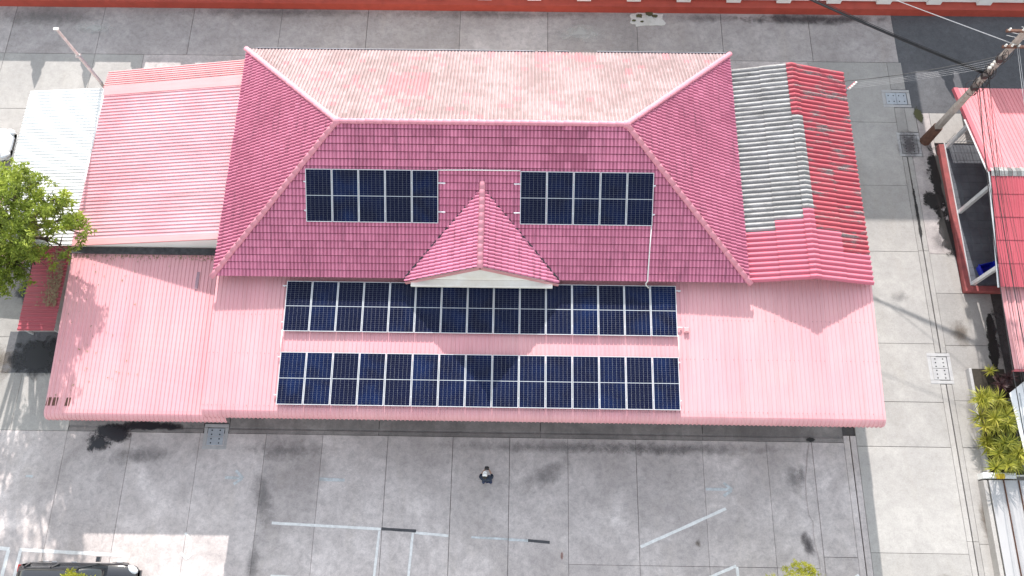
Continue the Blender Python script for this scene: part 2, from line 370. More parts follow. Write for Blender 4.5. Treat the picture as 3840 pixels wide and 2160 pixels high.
paint('parking_line', [((-20.5, 1.08), (-15.9, .90)), ((-20.45, 1.02), (-20.6, -3.5))], .14, 'line_paint')
paint('parking_line', [((-10.0, .22), (-8.9, .18))], .1, 'line_paint'); paint('parking_line', [((13.4, .3), (14.0, .62))], .13, 'line_paint')
paint('arrow_marking', [((7.98, 3.95), (8.95, 3.96)), ((8.75, 4.22), (9.1, 3.94)), ((8.72, 3.68), (9.08, 3.93))], .12, 'worn_paint')
paint('arrow_marking', [((-12.4, 4.12), (-11.75, 4.12)), ((-11.98, 4.42), (-11.62, 4.1)), ((-12.0, 3.86), (-11.65, 4.09))], .12, 'worn_paint')
paint('arrow_marking', [((-13.75, 1.85), (-13.5, 1.6)), ((-13.5, 1.6), (-13.45, 1.3)), ((-13.45, 1.3), (-13.5, .9)), ((-13.82, 1.05), (-13.52, .82)), ((-13.3, 1.05), (-13.5, .84))], .1, 'line_paint')
paint('parking_line', [((-8.38, 4.12), (-7.3, 4.09))], .14, 'worn_paint'); paint('parking_line', [((-20.9, 4.06), (-20.6, 4.05))], .1, 'worn_paint')
# stains lying on the paving
sq = MB(); sq.add([(-1.4, -1.4, 0), (1.4, -1.4, 0), (1.4, 1.4, 0), (-1.4, 1.4, 0)], [(0, 1, 2, 3)])
SM = {}; zst = [.012]
def stain(x, y, rx, ry, mat, rz=0):
    if mat not in SM: SM[mat] = sq.mesh('stain', mat)
    zst[0] += .0012
    link('stain', SM[mat], paving, Matrix.Translation((x, y, zst[0])) @ Matrix.Rotation(math.radians(rz), 4, 'Z') @ Matrix.Diagonal((rx, ry, 1, 1)))
for a in ((-17.5, 5.95, 1.0, .55, 'wet_stain', 0), (-18.1, 5.5, .55, .4, 'wet_stain', 0), (-16.0, 6.25, 1.9, .22, 'wet_stain', 0), (-16.2, 5.0, 1.6, .5, 'faint_stain', 5),
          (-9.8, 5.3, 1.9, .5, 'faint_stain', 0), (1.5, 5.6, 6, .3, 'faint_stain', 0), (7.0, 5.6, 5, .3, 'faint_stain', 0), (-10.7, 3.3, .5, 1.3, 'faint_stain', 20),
          (1.2, 4.4, 1.4, .5, 'faint_stain', 30), (-10.8, .6, .3, 1.2, 'faint_stain', 0),
          (7.5, 1.75, .14, .18, 'brown_stain', 0), (11.7, 4.5, .4, .9, 'faint_stain', 10), (12.05, 1.75, .26, .6, 'dark_stain', 12), (12.1, 4.6, .14, .6, 'faint_stain', 0),
          (12.65, 6.1, .26, .10, 'algae_stain', 0), (20.3, 18.6, .55, 2.2, 'algae_stain', 4), (19.8, 17.6, .7, .45, 'algae_stain', 0), (20.1, 15.9, .35, 1.4, 'algae_stain', 6), (18.87, 16.9, .07, 1.6, 'algae_stain', 0),
          (21.25, 10.6, .25, 1.5, 'algae_stain', -4), (21.9, 10.8, .7, 1.8, 'dark_stain', 0), (19.0, 20.7, .6, .9, 'dark_stain', 0), (19.75, 22.3, .22, .55, 'moss_stain', 8), (19.7, 15.6, .4, .7, 'faint_stain', 0),
          (17.4, 12.7, .5, .35, 'faint_stain', 20), (19.9, 11.0, .5, .7, 'brown_stain', 0), (19.75, 7.2, .3, 1.3, 'faint_stain', 0), (19.5, 2.9, .25, 1.0, 'brown_stain', 0), (19.5, -.2, .4, 1.0, 'faint_stain', 0), (17.4, .4, .5, .4, 'brown_stain', 0),
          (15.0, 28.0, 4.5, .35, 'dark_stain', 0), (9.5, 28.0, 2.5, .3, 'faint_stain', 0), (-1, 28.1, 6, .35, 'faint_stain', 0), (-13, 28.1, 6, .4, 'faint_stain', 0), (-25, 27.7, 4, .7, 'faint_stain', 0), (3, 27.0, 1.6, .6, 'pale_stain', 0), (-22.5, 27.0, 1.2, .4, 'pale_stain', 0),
          (-23.5, 9.0, 1.3, 1.0, 'brown_stain', 0), (-24.5, 6.6, 1.2, 1.5, 'brown_stain', 0), (-22.6, 12.4, .6, .7, 'wet_stain', 0), (-21.5, 9.3, 1.4, 1.0, 'wet_stain', 0), (25.5, 22.9, 1.1, .5, 'wet_stain', 0), (1.9, 1.2, .06, .2, 'rust_stain', 0)):  # the wet stain beside the low red roof also deepens that roof's shadow
    stain(*a)
# rough repair patch by the wall
pts = []
for i in range(22):
    a = 2*math.pi*i/22; q = random.uniform(.8, 1.1); pts.append((6.5 + .95*q*math.copysign(abs(math.cos(a))**.6, math.cos(a)), 27.93 + .47*q*math.copysign(abs(math.sin(a))**.6, math.sin(a))))
MB().prism(pts, -.02, .028).obj('concrete_patch', 'patch_concrete', paving); 
for x, y, r in ((6.1, 28.1, .2), (6.6, 28.25, .25), (5.8, 27.8, .12), (6.9, 28.1, .18), (6.2, 27.75, .1)): 
    zst[0] = max(zst[0], .034 ); stain(x, y, r, r*.7, 'moss_stain')
# cracked lip of the old asphalt overlay along the right drain
rg = [(12.53, 5.86), (12.40, 5.3), (12.33, 4.84), (12.23, 4.4), (12.2, 3.7), (12.22, 2.98), (12.37, 2.66), (12.33, 2.2), (12.39, 1.6), (12.45, 1.18), (12.47, .56), (12.5, -2)]
MB().prism(rg + [(12.62, -2), (12.62, 5.86)], .002, .03).obj('mortar_strip', 'worn_concrete', paving)

# manhole and drain covers
def cover(x0, x1, y0, y1, label, split, holes, mat, axis='x'):
    t_ = thing('drain_cover', label, 'drain cover', ((x0+x1)/2, (y0+y1)/2, 0), group='drain covers in the paving')
    e = .16
    f_ = MB()
    for a in ((x0, y0, x1, y0+e), (x0, y1-e, x1, y1), (x0, y0+e, x0+e, y1-e), (x1-e, y0+e, x1, y1-e)): f_.bevbox((a[0]+.012, a[1]+.012, -.07), (a[2]-.004, a[3]-.004, .009), .006)
    f_.obj('frame', 'cover_concrete', t_)
    a0, a1, b0, b1 = x0+e+.02, x1-e-.02, y0+e+.02, y1-e-.02
    for k in range(split):
        if axis == 'x': p = (a0+(a1-a0)*k/split+.008, a0+(a1-a0)*(k+1)/split-.008, b0, b1)
        else: p = (a0, a1, b0+(b1-b0)*k/split+.008, b0+(b1-b0)*(k+1)/split-.008)
        MB().bevbox((p[0], p[2], -.07), (p[1], p[3], .014), .008).obj('lid', mat, t_)
        for i in range(holes[0]):
            for j in range(holes[1]):
                hx = p[0]+(p[1]-p[0])*(i+.5)/holes[0]; hy = p[2]+(p[3]-p[2])*(j+.5)/holes[1]; MB().tube([(hx, hy, .0), (hx, hy, .0175)], .032, 8).obj('lift_hole', 'hole_black', t_)
cover(18.10, 19.5, 22.76, 23.78, 'pale steel drain cover of two plates beside the asphalt lane', 2, (2, 2), 'cover_steel')
cover(18.5, 19.62, 19.99, 21.33, 'grey drain cover with rows of holes next to the utility pole', 2, (2, 3), 'cover_concrete', 'y')
cover(18.20, 19.24, 8.64, 10.05, 'pale drain cover with many holes halfway down the driveway', 2, (2, 3), 'cover_concrete', 'y')
cover(-13.58, -12.52, 5.3, 6.4, 'grey drain cover under the front eave of the pink roof', 2, (2, 2), 'cover_steel', 'y')

# ================================================================== BOUNDARY WALL
wl = thing('boundary_wall', 'red and white boundary wall with pointed posts along the back lane', 'wall', (0, 28.6, 0))
m = MB(); m.box((-60, 28.34, -.05), (60, 28.9, .5)); m.add([(-60, 28.33, .5), (60, 28.33, .5), (60, 28.9, .58), (-60, 28.9, .58)], [(0, 1, 2, 3)]); m.box((-60, 28.8, .5), (60, 29.0, .62)); m.obj('plinth', 'red_paint', wl)
MB().box((-60, 28.72, .63), (60, 28.9, 1.95)).obj('panel', 'white_paint', wl); MB().box((-60, 28.66, 1.95), (60, 28.96, 2.1)).obj('coping', 'red_paint', wl)
pm = MB(); pm.box((-.36, -.2, .6), (.36, .2, 2.2)); pm_me = pm.mesh('pilaster', 'white_paint')
fm = MB(); fm.tube([(0, 0, 0), (0, 0, .12), (0, 0, .2), (0, 0, .4), (0, 0, .62), (0, 0, .9)], [.36, .33, .19, .25, .15, .01], 12); fm_me = fm.mesh('finial', 'white_paint', True)
i = -22
for i in range(-22, 22):
    x = 2.58*i + 3.16
    link('pilaster', pm_me, wl, Matrix.Translation((x, 28.76, 0))); link('finial', fm_me, wl, Matrix.Translation((x, 28.8, 2.2)))

# neighbouring buildings behind the wall: outside the frame, their shade falls across the lane
def block(x0, x1, y0, y1, h, label):
    b = thing('neighbour_building', label, 'building', ((x0+x1)/2, y0, 0))
    MB().box((x0, y0, 0), (x1, y1, h-.35)).obj('wall', 'wall_plaster', b); MB().box((x0-.3, y0-.3, h-.35), (x1+.3, y1+.3, h)).obj('roof', 'cover_concrete', b)
    k = int((x1-x0)/2.4)
    for i in range(k):
        for z in (1, 4.4):
            xx = x0 + (i+.5)*(x1-x0)/k
            f_ = MB().box((xx-.65, y0-.05, z), (xx+.65, y0+.05, z+1.5)).obj('window', 'white_paint', b); MB().box((xx-.55, y0-.09, z+.1), (xx+.55, y0-.055, z+1.4)).obj('pane', 'car_glass', f_)
block(3, 18.4, 31.3, 42, 8.15, 'plain plaster block behind the boundary wall beside the lane'); block(21.6, 44, 31.3, 42, 8.1, 'long plaster block behind the wall at the asphalt lane')

# ================================================================== HIP-ROOFED HOUSE
XL, XR, YF, YB, ZE, ZR, HIP = -12.406, 9.261, 11.631, 22.505, 4.44, 7.392, 5.141
YM = (YF+YB)/2
house = thing('tiled_house', 'house with a large rose tiled hip roof and white front gable', 'house', (-1.5, 17, 0))
MB().box((XL+.6, YF+.7, 0), (XR-.6, YB-.7, ZE-.1)).obj('wall', 'cream_plaster', house)
m = MB()
for a, b in (((XL+.06, YF+.06), (XR-.06, YF+.1)), ((XL+.06, YB-.1), (XR-.06, YB-.06)), ((XL+.06, YF+.1), (XL+.1, YB-.1)), ((XR-.1, YF+.1), (XR-.06, YB-.1))): m.box((*a, ZE-.2), (*b, ZE-.03))
m.obj('fascia', 'dull_red_paint', house)
A, B_, C_, D_ = (XL, YF, ZE), (XR, YF, ZE), (XR, YB, ZE), (XL, YB, ZE); E1, E2 = (XL+HIP, YM, ZR), (XR-HIP, YM, ZR)
dk = [Vector(p) - Vector((0, 0, .035)) for p in (A, B_, C_, D_, E1, E2)]
m = MB(); m.add(dk, [(0, 1, 5, 4), (1, 2, 5), (2, 3, 4, 5), (3, 0, 4)]); roof = m.obj('roof', 'rose_tile', house)
TW, TR = .30, .297                                                     # tile cover width and course height
def tile_mb(tone):
    m = MB(); prof = []
    for k in range(2):
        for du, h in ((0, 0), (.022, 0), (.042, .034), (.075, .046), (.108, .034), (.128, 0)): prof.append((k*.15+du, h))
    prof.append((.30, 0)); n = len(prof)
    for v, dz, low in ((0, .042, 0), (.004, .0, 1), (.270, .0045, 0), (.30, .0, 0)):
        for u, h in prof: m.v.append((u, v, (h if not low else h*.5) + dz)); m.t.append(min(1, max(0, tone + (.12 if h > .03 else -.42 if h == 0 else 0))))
    q_ = range(n-1)
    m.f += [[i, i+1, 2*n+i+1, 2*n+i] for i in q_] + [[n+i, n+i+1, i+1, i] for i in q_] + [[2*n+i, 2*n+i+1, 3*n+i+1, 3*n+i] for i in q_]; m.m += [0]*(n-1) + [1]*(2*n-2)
    return m
TONES = [.0, .2, .35, .5, .6, .75, .9, 1.0]
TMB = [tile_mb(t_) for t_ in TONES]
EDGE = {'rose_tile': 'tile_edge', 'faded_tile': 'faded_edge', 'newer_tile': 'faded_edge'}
CAND = []; FIELD = {'rose_tile': MB(), 'faded_tile': MB(), 'newer_tile': MB()}
def addt(d, M, src):
    k = len(d.v); d.v += [tuple(M @ Vector(p)) for p in src.v]; d.t += src.t; d.f += [[i+k for i in f] for f in src.f]; d.m += src.m
def in_poly(p, poly, mg):
    for (x0, y0), (x1, y1) in zip(poly, poly[1:] + poly[:1]):
        L = math.hypot(x1-x0, y1-y0)
        if ((x1-x0)*(p[1]-y0) - (y1-y0)*(p[0]-x0))/L < mg: return False
    return True
def tile_slope(O, U, V, poly, mat, tonef, skip=None):
    """poly: counter-clockwise outline in (u, v) slope coordinates"""
    O, U, V = Vector(O), Vector(U).normalized(), Vector(V).normalized(); Nn = U.cross(V)
    umin = min(p[0] for p in poly); umax = max(p[0] for p in poly); vmax = max(p[1] for p in poly)
    cut = MB(); cmat = mat if isinstance(mat, str) else 'faded_tile'
    for r in range(int(vmax/TR)+1):
        for c in range(int(math.floor(umin/TW)), int(umax/TW)+1):
            u, v = c*TW, r*TR; cs = [(u, v), (u+TW, v), (u+TW, v+TR), (u, v+TR)]
            ctr = O + U*(u+.15) + V*(v+.15)
            if skip and skip(ctr): continue
            tn = TONES.index(min(TONES, key=lambda q: abs(q - tonef(ctr))))
            mt = mat(ctr) if callable(mat) else mat
            jt = random.uniform(-.003, .003)
            M = frame(O + U*u + V*v + Nn*jt, U, V, Nn)
            if all(in_poly(p, poly, -1e-4) for p in cs): CAND.append((M, tn, mt, Nn.dot(CAMP-ctr)/(CAMP-ctr).length**3))
            elif any(in_poly(p, poly, -.12) for p in cs) or in_poly((u+.15, v+.15), poly, -.15):
                cut.tone = TONES[tn]; addt(cut, M, TMB[tn])
    if cut.v:
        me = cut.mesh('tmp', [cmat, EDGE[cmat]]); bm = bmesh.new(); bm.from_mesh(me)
        for (x0, y0), (x1, y1) in zip(poly, poly[1:] + poly[:1]):
            if abs(y0) < 1e-6 and abs(y1) < 1e-6: continue
            d = Vector((x1-x0, y1-y0)).normalized(); no = U*d.y - V*d.x
            bmesh.ops.bisect_plane(bm, geom=bm.verts[:]+bm.edges[:]+bm.faces[:], plane_co=O+U*x0+V*y0, plane_no=no, clear_outer=True)
        bm.verts.index_update(); lay = bm.verts.layers.float.get('tone'); F_ = FIELD[cmat]; k = len(F_.v)
        F_.v += [tuple(v.co) for v in bm.verts]; F_.t += [v[lay] for v in bm.verts]
        for f in bm.faces: F_.f.append([v.index+k for v in f.verts]); F_.m.append(f.material_index)
        bm.free(); bpy.data.meshes.remove(me)
dY, dZ = YM-YF, ZR-ZE; LV = math.hypot(dY, dZ); LH = math.hypot(HIP, dZ); WX, WY = XR-XL, YB-YF
DX, DZR, DH = -1.52, 6.2, 3.1                                           # gable dormer on the front slope
dsl = (DZR-ZE)/DH
def under_dormer(p): return p.z < DZR - abs(p.x-DX)*dsl - .35 and abs(p.x-DX) < DH
rn = lambda a, b: random.uniform(a, b)
tone_f = lambda p: min(1, max(0, .74 + .3*noise.noise(p*.5) + rn(-.15, .15)))
def tone_f(p, base=tone_f):
    wash = .55 if .9 < p.x < 3.0 and p.y > 15.2 and random.random() < .55 else .3 if p.y > 16.2 and random.random() < .25 else 0     # mildew runs below the ridge
    return max(0, base(p) - wash)
tone_s = lambda p: min(1, max(0, .24 + .3*noise.noise(p*.5) + rn(-.16, .16)))  # side slopes coloured darker: mildew plus an offset for the stronger sun there
tone_b = lambda p: min(1, max(0, .72 + .6*noise.noise(p*.45) + .35*noise.noise(p*1.3) + rn(-.25, .25)))
def mat_b(p):
    if -5.8 < p.x < -3.9 and 18.9 < p.y < 20.8: return 'newer_tile' if random.random() < .9 else 'faded_tile'      # a block of newer, redder tiles
    if -9.5 < p.x < -5.8 and 18.6 < p.y < 20.6: return 'newer_tile' if random.random() < .25 else 'faded_tile'
    if .6 < p.x < 3.4 and p.y > 21.7: return 'newer_tile' if random.random() < .5 else 'faded_tile'
    return 'newer_tile' if random.random() < .05 else 'faded_tile'
tile_slope(A, (1, 0, 0), (0, dY, dZ), [(0, 0), (WX, 0), (WX-HIP, LV), (HIP, LV)], 'rose_tile', tone_f, under_dormer)
tile_slope(C_, (-1, 0, 0), (0, -dY, dZ), [(0, 0), (WX, 0), (WX-HIP, LV), (HIP, LV)], mat_b, tone_b)
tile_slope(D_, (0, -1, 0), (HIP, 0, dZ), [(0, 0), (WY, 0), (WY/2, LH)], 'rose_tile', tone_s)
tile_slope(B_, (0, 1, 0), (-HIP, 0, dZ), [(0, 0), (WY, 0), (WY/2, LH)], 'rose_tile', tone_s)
DL = math.hypot(DH, DZR-ZE); DYB = YF + (DZR-ZE)/(dZ/dY); DF = YF-.16
tile_slope((DX-DH, DYB, ZE), (0, -1, 0), (DH, 0, DZR-ZE), [(DYB-YF, 0), (DYB-DF, 0), (DYB-DF, DL), (0, DL)], 'rose_tile', tone_f)
tile_slope((DX+DH, DF, ZE), (0, 1, 0), (-DH, 0, DZR-ZE), [(0, 0), (YF-DF, 0), (DYB-DF, DL), (0, DL)], 'rose_tile', tone_f)
CAND.sort(key=lambda c: -c[3])
TME = {}
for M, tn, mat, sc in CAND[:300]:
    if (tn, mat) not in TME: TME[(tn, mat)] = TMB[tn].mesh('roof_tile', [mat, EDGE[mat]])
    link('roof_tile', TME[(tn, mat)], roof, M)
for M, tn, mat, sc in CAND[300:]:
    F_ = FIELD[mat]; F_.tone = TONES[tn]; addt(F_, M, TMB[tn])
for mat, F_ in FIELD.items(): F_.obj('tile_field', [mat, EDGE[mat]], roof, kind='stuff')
# ridge and hip caps
cm = MB(); nn = 9
for x, r in ((0, .118), (.36, .1145)):
    cm.v += [(x, -math.cos(math.pi*k/(nn-1))*r, math.sin(math.pi*k/(nn-1))*r*.85) for k in range(nn)]; cm.t += [.6]*nn
cm.v += [(0, -math.cos(math.pi*k/(nn-1))*.112, math.sin(math.pi*k/(nn-1))*.092) for k in range(nn)]; cm.t += [.0]*nn
for k in range(nn-1): cm.f += [[k+1, k, nn+k, nn+k+1], [2*nn+k+1, 2*nn+k, k, k+1]]; cm.m += [0, 0]
cap_me = cm.mesh('ridge_cap', 'cap_tile', True)
def caps(p0, p1, par, lift=.03):
    p0, p1 = Vector(p0), Vector(p1); d = p1-p0; L = d.length; d.normalize(); k = int(round(L/.34))
    side = Vector((0, 0, 1)).cross(d).normalized(); up = d.cross(side)
    for i in range(k):
        e = rn(-.006, .006)
        link('ridge_cap', cap_me, par, frame(p0 + d*(L*i/k) + up*(lift + e*.5 + .012) + side*e, (d - up*.016).normalized(), side, up))
for p, q_ in ((A, E1), (B_, E2), (C_, E2), (D_, E1)): caps(Vector(p) - (Vector(q_)-Vector(p)).normalized()*.1, q_, roof)
caps(Vector(E1)+Vector((.1, 0, 0)), Vector(E2)-Vector((.1, 0, 0)), roof)
for e in (E1, E2): MB().ball(Vector(e)+Vector((0, 0, .03)), (.18, .18, .14), 12, 8).obj('ridge_joint', 'cap_tile', roof, smooth=True)
# gable dormer
dm = MB(); dm.add([(DX-DH, YF+.02, ZE-.1), (DX+DH, YF+.02, ZE-.1), (DX+DH, YF+.02, ZE), (DX, YF+.02, DZR-.03), (DX-DH, YF+.02, ZE)], [(0, 1, 2, 3, 4)])
dm.add([(DX-DH, YF, ZE-.035), (DX, DF+.02, DZR-.035), (DX, DYB, DZR-.035), (DX+DH, YF, ZE-.035), (DX-DH, DF+.02, ZE-.035), (DX+DH, DF+.02, ZE-.035)], [(0, 4, 1, 2), (3, 2, 1, 5)])
dormer = dm.obj('dormer', 'rose_tile', house)
gf = MB(); gf.prism([(-DH+.25, ZE+.02), (DH-.25, ZE+.02), (0, DZR-.17)], -.02, .06, frame((DX, YF, 0), (1, 0, 0), (0, 0, 1), (0, -1, 0))); gf.obj('gable_wall', 'gable_white', dormer)
for s in (-1, 1):
    bw = MB(); bw.prism([(-.02*s, DZR-.02), (s*(DH+.02), ZE-.04), (s*(DH-.02), ZE-.22), (-.02*s, DZR-.24)][::s], .165, .20, frame((DX, YF, 0), (1, 0, 0), (0, 0, 1), (0, -1, 0))); bw.obj('barge_board', 'faded_rose_metal', dormer)
MB().bevbox((DX-2.86, YF-.34, ZE-.12), (DX+2.86, YF-.06, ZE+.03), .02).obj('cornice', 'gable_white', dormer)
caps((DX, DF-.1, DZR), (DX, DYB+.15, DZR+.06), dormer)
for s in (-1, 1):
    p0, p1 = Vector((DX+s*(DH+.05), YF-.05, ZE+.03)), Vector((DX, DYB, DZR+.02)); d = (p1-p0).normalized()
    vm = MB(); vm.tube([p0, p1], .035, 6); vm.obj('valley_flashing', 'dark_flashing', dormer)
# broken plaster strip under the gable
for a, b, zz in ((-3.4, -2.8, .04), (-2.6, -2.45, .03), (-1.85, 1.1, .05)):
    pts = []; k = int((b-a)/.12)+2
    for i in range(k): pts.append((a+(b-a)*i/(k-1), 11.17+rn(0, .07)))
    MB().prism(pts + [(b, 11.5), (a, 11.5)], 4.0, 4.0+zz).obj('plaster_strip', 'peeling_plaster', house)
# rear gutter with its missing pieces
m = MB()
for a, b in ((XL+.35, .55), (.7, 1.1), (1.45, 2.1), (3.35, XR-.1)):
    m.box((a, YB+.01, ZE-.10), (b, YB+.13, ZE-.085)); m.box((a, YB+.13, ZE-.10), (b, YB+.145, ZE+.01)); m.box((a, YB-.01, ZE-.10), (b, YB+.01, ZE-.04))
m.obj('gutter', 'gutter_steel', house)

# ================================================================== RIBBED METAL ROOFS
def sheet_mb(wd, L, nr=4, h=.028, rw=.045, base=0, lap=True):
    """ribbed sheet: x across, y along the ribs, z up"""
    pr = [(0, .004 if lap else 0)]; p = wd/nr
    for k in range(nr):
        x = p*(k+.5); pr += [(x-rw/2, 0), (x-rw*.28, h), (x+rw*.28, h), (x+rw/2, 0)]
    pr.append((wd, 0)); n = len(pr); m = MB()
    m.add([(x, 0, z) for x, z in pr] + [(x, L, z) for x, z in pr], [(i, i+1, n+i+1, n+i) for i in range(n-1)]); return m, pr
def sheet_roof(parent, O, X, Y, width, L, count, mat, name='roof_sheet', nr=4, h=.028, rw=.045):
    X, Y = Vector(X).normalized(), Vector(Y).normalized(); Z = X.cross(Y); wd = width/count
    me = sheet_mb(wd, L, nr, h, rw)[0].mesh(name, mat)
    for i in range(count): link(name, me, parent, frame(Vector(O) + X*wd*i + Z*rn(0, .004), X, Y, Z))
def curved_eave(parent, O, X, width, count, mat, R_=.34, sl=0, nr=4):
    """quarter-round drip sheets hung on the front edge"""
    X = Vector(X).normalized(); wd = width/count; _, pr = sheet_mb(wd, 1, nr); n = len(pr); m = MB(); st = 8
    for j in range(st+1):
        a = sl + (math.pi*.62)*j/st; cy = -R_*(math.sin(a)-math.sin(sl)) ; cz = R_*(math.cos(a)-math.cos(sl))
        m.v += [(x, cy - .05*(j > 0) - math.sin(a)*z, cz + math.cos(a)*z + .012) for x, z in pr]; m.t += [.5]*n
    m.f += [[j*n+i+1, j*n+i, (j+1)*n+i, (j+1)*n+i+1] for j in range(st) for i in range(n-1)]; m.m += [0]*(st*(n-1))
    me = m.mesh('eave_sheet', mat); Yv = Vector((0, 0, 1)).cross(X)
    for i in range(count): link('eave_sheet', me, parent, frame(Vector(O) + X*wd*i, X, Yv, (0, 0, 1)))
def posts(parent, pts, z, sec=.07, mat='steel_white'):
    for x, y in pts: MB().box((x-sec, y-sec, 0), (x+sec, y+sec, z)).obj('post', mat, parent)

T45 = math.tan(math.radians(4.5))
can = thing('front_canopy', 'wide pale pink ribbed metal canopy in front of the tiled house', 'canopy roof', (1, 9, 0))
yj = 6.45; zj = 3.95-(11.57-yj)*T45
sheet_roof(can, (-12.45, yj, zj), (1, 0, 0), (0, 1, T45), 26.85, (12.0-yj)/math.cos(math.radians(4.5)), 39, 'pink_metal')
curved_eave(can, (-12.45, yj, zj), (1, 0, 0), 26.85, 39, 'pink_metal', sl=.08)
MB().box((-12.46, yj, zj-.16), (-12.42, 11.9, zj-.04), Matrix()).obj('edge_trim', 'pink_metal', can)
posts(can, [(x, 6.85) for x in (-12.2, -7, -1.6, 3.7, 9, 14.1)], 3.35); posts(can, [(14.1, 11.6)], 3.8)
m = MB()
for y in (6.9, 8.6, 10.2, 11.6): z = 3.95-(11.57-y)*T45-.03; m.box((-12.3, y-.03, z-.1), (14.25, y+.03, z))
m.obj('purlins', 'steel_white', can)

sc = MB()
for y in (6.52, 8.6, 10.2):
    for i in range(156):
        x = -12.45 + 26.85*(i+.5)/156 - .043; z = 3.95-(11.57-y)*T45
        if random.random() < .85: sc.bevbox((x-.011, y-.011+rn(-.02, .02), z), (x+.011, y+.011, z+.012), .003)
sc.obj('roof_screws', 'screw_head', can, kind='stuff')
lean = thing('side_canopy', 'leaf-strewn pink metal lean-to roof at the left of the canopy', 'canopy roof', (-16, 10, 0))
sL = (2.95-2.55)/(13.38-6.43)
sheet_roof(lean, (-19.22, 6.43, 2.55), (1, 0, 0), (0, 1, sL), 7.4, 6.85, 11, 'pink_metal')
curved_eave(lean, (-19.22, 6.43, 2.55), (1, 0, 0), 7.4, 11, 'pink_metal', R_=.32, sl=.06)
posts(lean, [(x, 6.9) for x in (-19, -15.8)], 2.45); posts(lean, [(-19, 13.1), (-15.8, 13.1)], 2.8)
m = MB(); m.box((-19.2, 13.1, 2.96), (-12.55, 13.4, 3.03)); m.obj('flashing', 'dark_flashing', lean)
for x, wx in ((-19.33, .17), (-19.08, .2), (-18.55, .19)):
    zz = 2.55 + (6.7-6.43)*sL; MB().add([(x+.12, 6.58, zz+.004), (x+.12+wx, 6.58, zz+.004), (x+.16+wx, 6.92, zz+.026), (x+.16, 6.92, zz+.026)], [(0, 1, 2, 3)]).obj('rusted_patch', 'rust', lean)
MB().box((-13.75, 11.6, 2.875), (-13.62, 12.35, 2.905), Matrix()).obj('patch_strip', 'patch_paint', lean)

ann = thing('annex_roof', 'rose ribbed metal annex roof between white roof and tiled hip', 'roof', (-16, 17, 0))
kx = .98/6.8; zx = lambda x: 3.1 + (x+19.2)*kx
sheet_roof(ann, (-12.3, 13.6, zx(-12.3)), (0, 1, 0), (-1, 0, -kx), 7.35, 6.95*math.hypot(1, kx), 11, 'rose_metal', rw=.05, h=.034)
m = MB(); m.add([(-19.22, 13.40, zx(-19.22)+.03), (-12.35, 13.40, zx(-12.35)+.03), (-12.35, 13.66, zx(-12.35)+.045), (-19.22, 13.66, zx(-19.22)+.045), (-19.22, 13.40, zx(-19.22)-.06), (-12.35, 13.40, zx(-12.35)-.06)], [(0, 1, 2, 3), (4, 5, 1, 0)]); m.obj('edge_trim', 'faded_rose_metal', ann)
m = MB(); m.add([(-19.2, 13.44, 3.0), (-12.45, 13.44, 3.0), (-12.45, 13.44, zx(-12.45)-.02), (-19.2, 13.44, zx(-19.2)-.02)], [(0, 1, 2, 3)]); m.add([(-19.2, 13.62, 0), (-12.6, 13.62, 0), (-12.6, 13.62, 3.06), (-19.2, 13.62, 3.06)], [(0, 1, 2, 3)]); m.obj('wall', 'white_paint', ann)
m = MB(); m.add([(-19.3, 20.9, zx(-19.3)+.045), (-12.2, 20.9, zx(-12.2)+.045), (-12.2, 21.42, zx(-12.2)+.06), (-19.3, 21.42, zx(-19.3)+.06)], [(0, 1, 2, 3)]); m.obj('ridge_flashing', 'faded_rose_metal', ann)
sheet_roof(ann, (-12.6, 21.36, zx(-12.6)+.02), (0, 1, -.16), (-1, 0, -kx), 1.05, 6.75*math.hypot(1, kx), 2, 'faded_rose_metal', rw=.05, h=.034)
posts(ann, [(-19, 20.8), (-19, 13.9), (-15.5, 20.8)], 3.0)

wr = thing('white_roof', 'bright white ribbed metal roof beside the rose annex roof', 'roof', (-21, 17.5, 0))
sheet_roof(wr, (-19.32, 13.5, 2.92), (0, 1, 0), (-1, 0, -.09), 7.95, 3.75, 12, 'white_metal', rw=.045, h=.03)
m = MB(); m.box((-19.4, 16.5, 2.96), (-19.24, 21.44, 3.0)); m.obj('edge_trim', 'white_metal', wr)
posts(wr, [(-22.8, 21.2), (-22.8, 13.8), (-19.6, 21.2)], 2.55)

lo = thing('low_red_roof', 'low dark rose sheet roof strewn with twigs below the big tree', 'roof', (-21.2, 12, 0))
sheet_roof(lo, (-20.4, 10.2, 1.08), (0, 1, .01), (-1, 0, -.04), 4.2, 1.68, 6, 'red_metal', rw=.05, h=.03)
posts(lo, [(-21.95, 10.35), (-20.6, 10.35), (-21.95, 14.2)], .98, .04)
lo2 = thing('low_red_roof', 'rose sheet roof showing in patches through the big tree crown', 'roof', (-23.6, 14.6, 0))
sheet_roof(lo2, (-22.3, 13.2, 1.25), (0, 1, .01), (-1, 0, -.04), 4.0, 2.6, 6, 'rose_metal', rw=.05, h=.03); posts(lo2, [(-24.7, 13.4), (-22.5, 13.4), (-24.7, 17.0)], 1.1, .04)

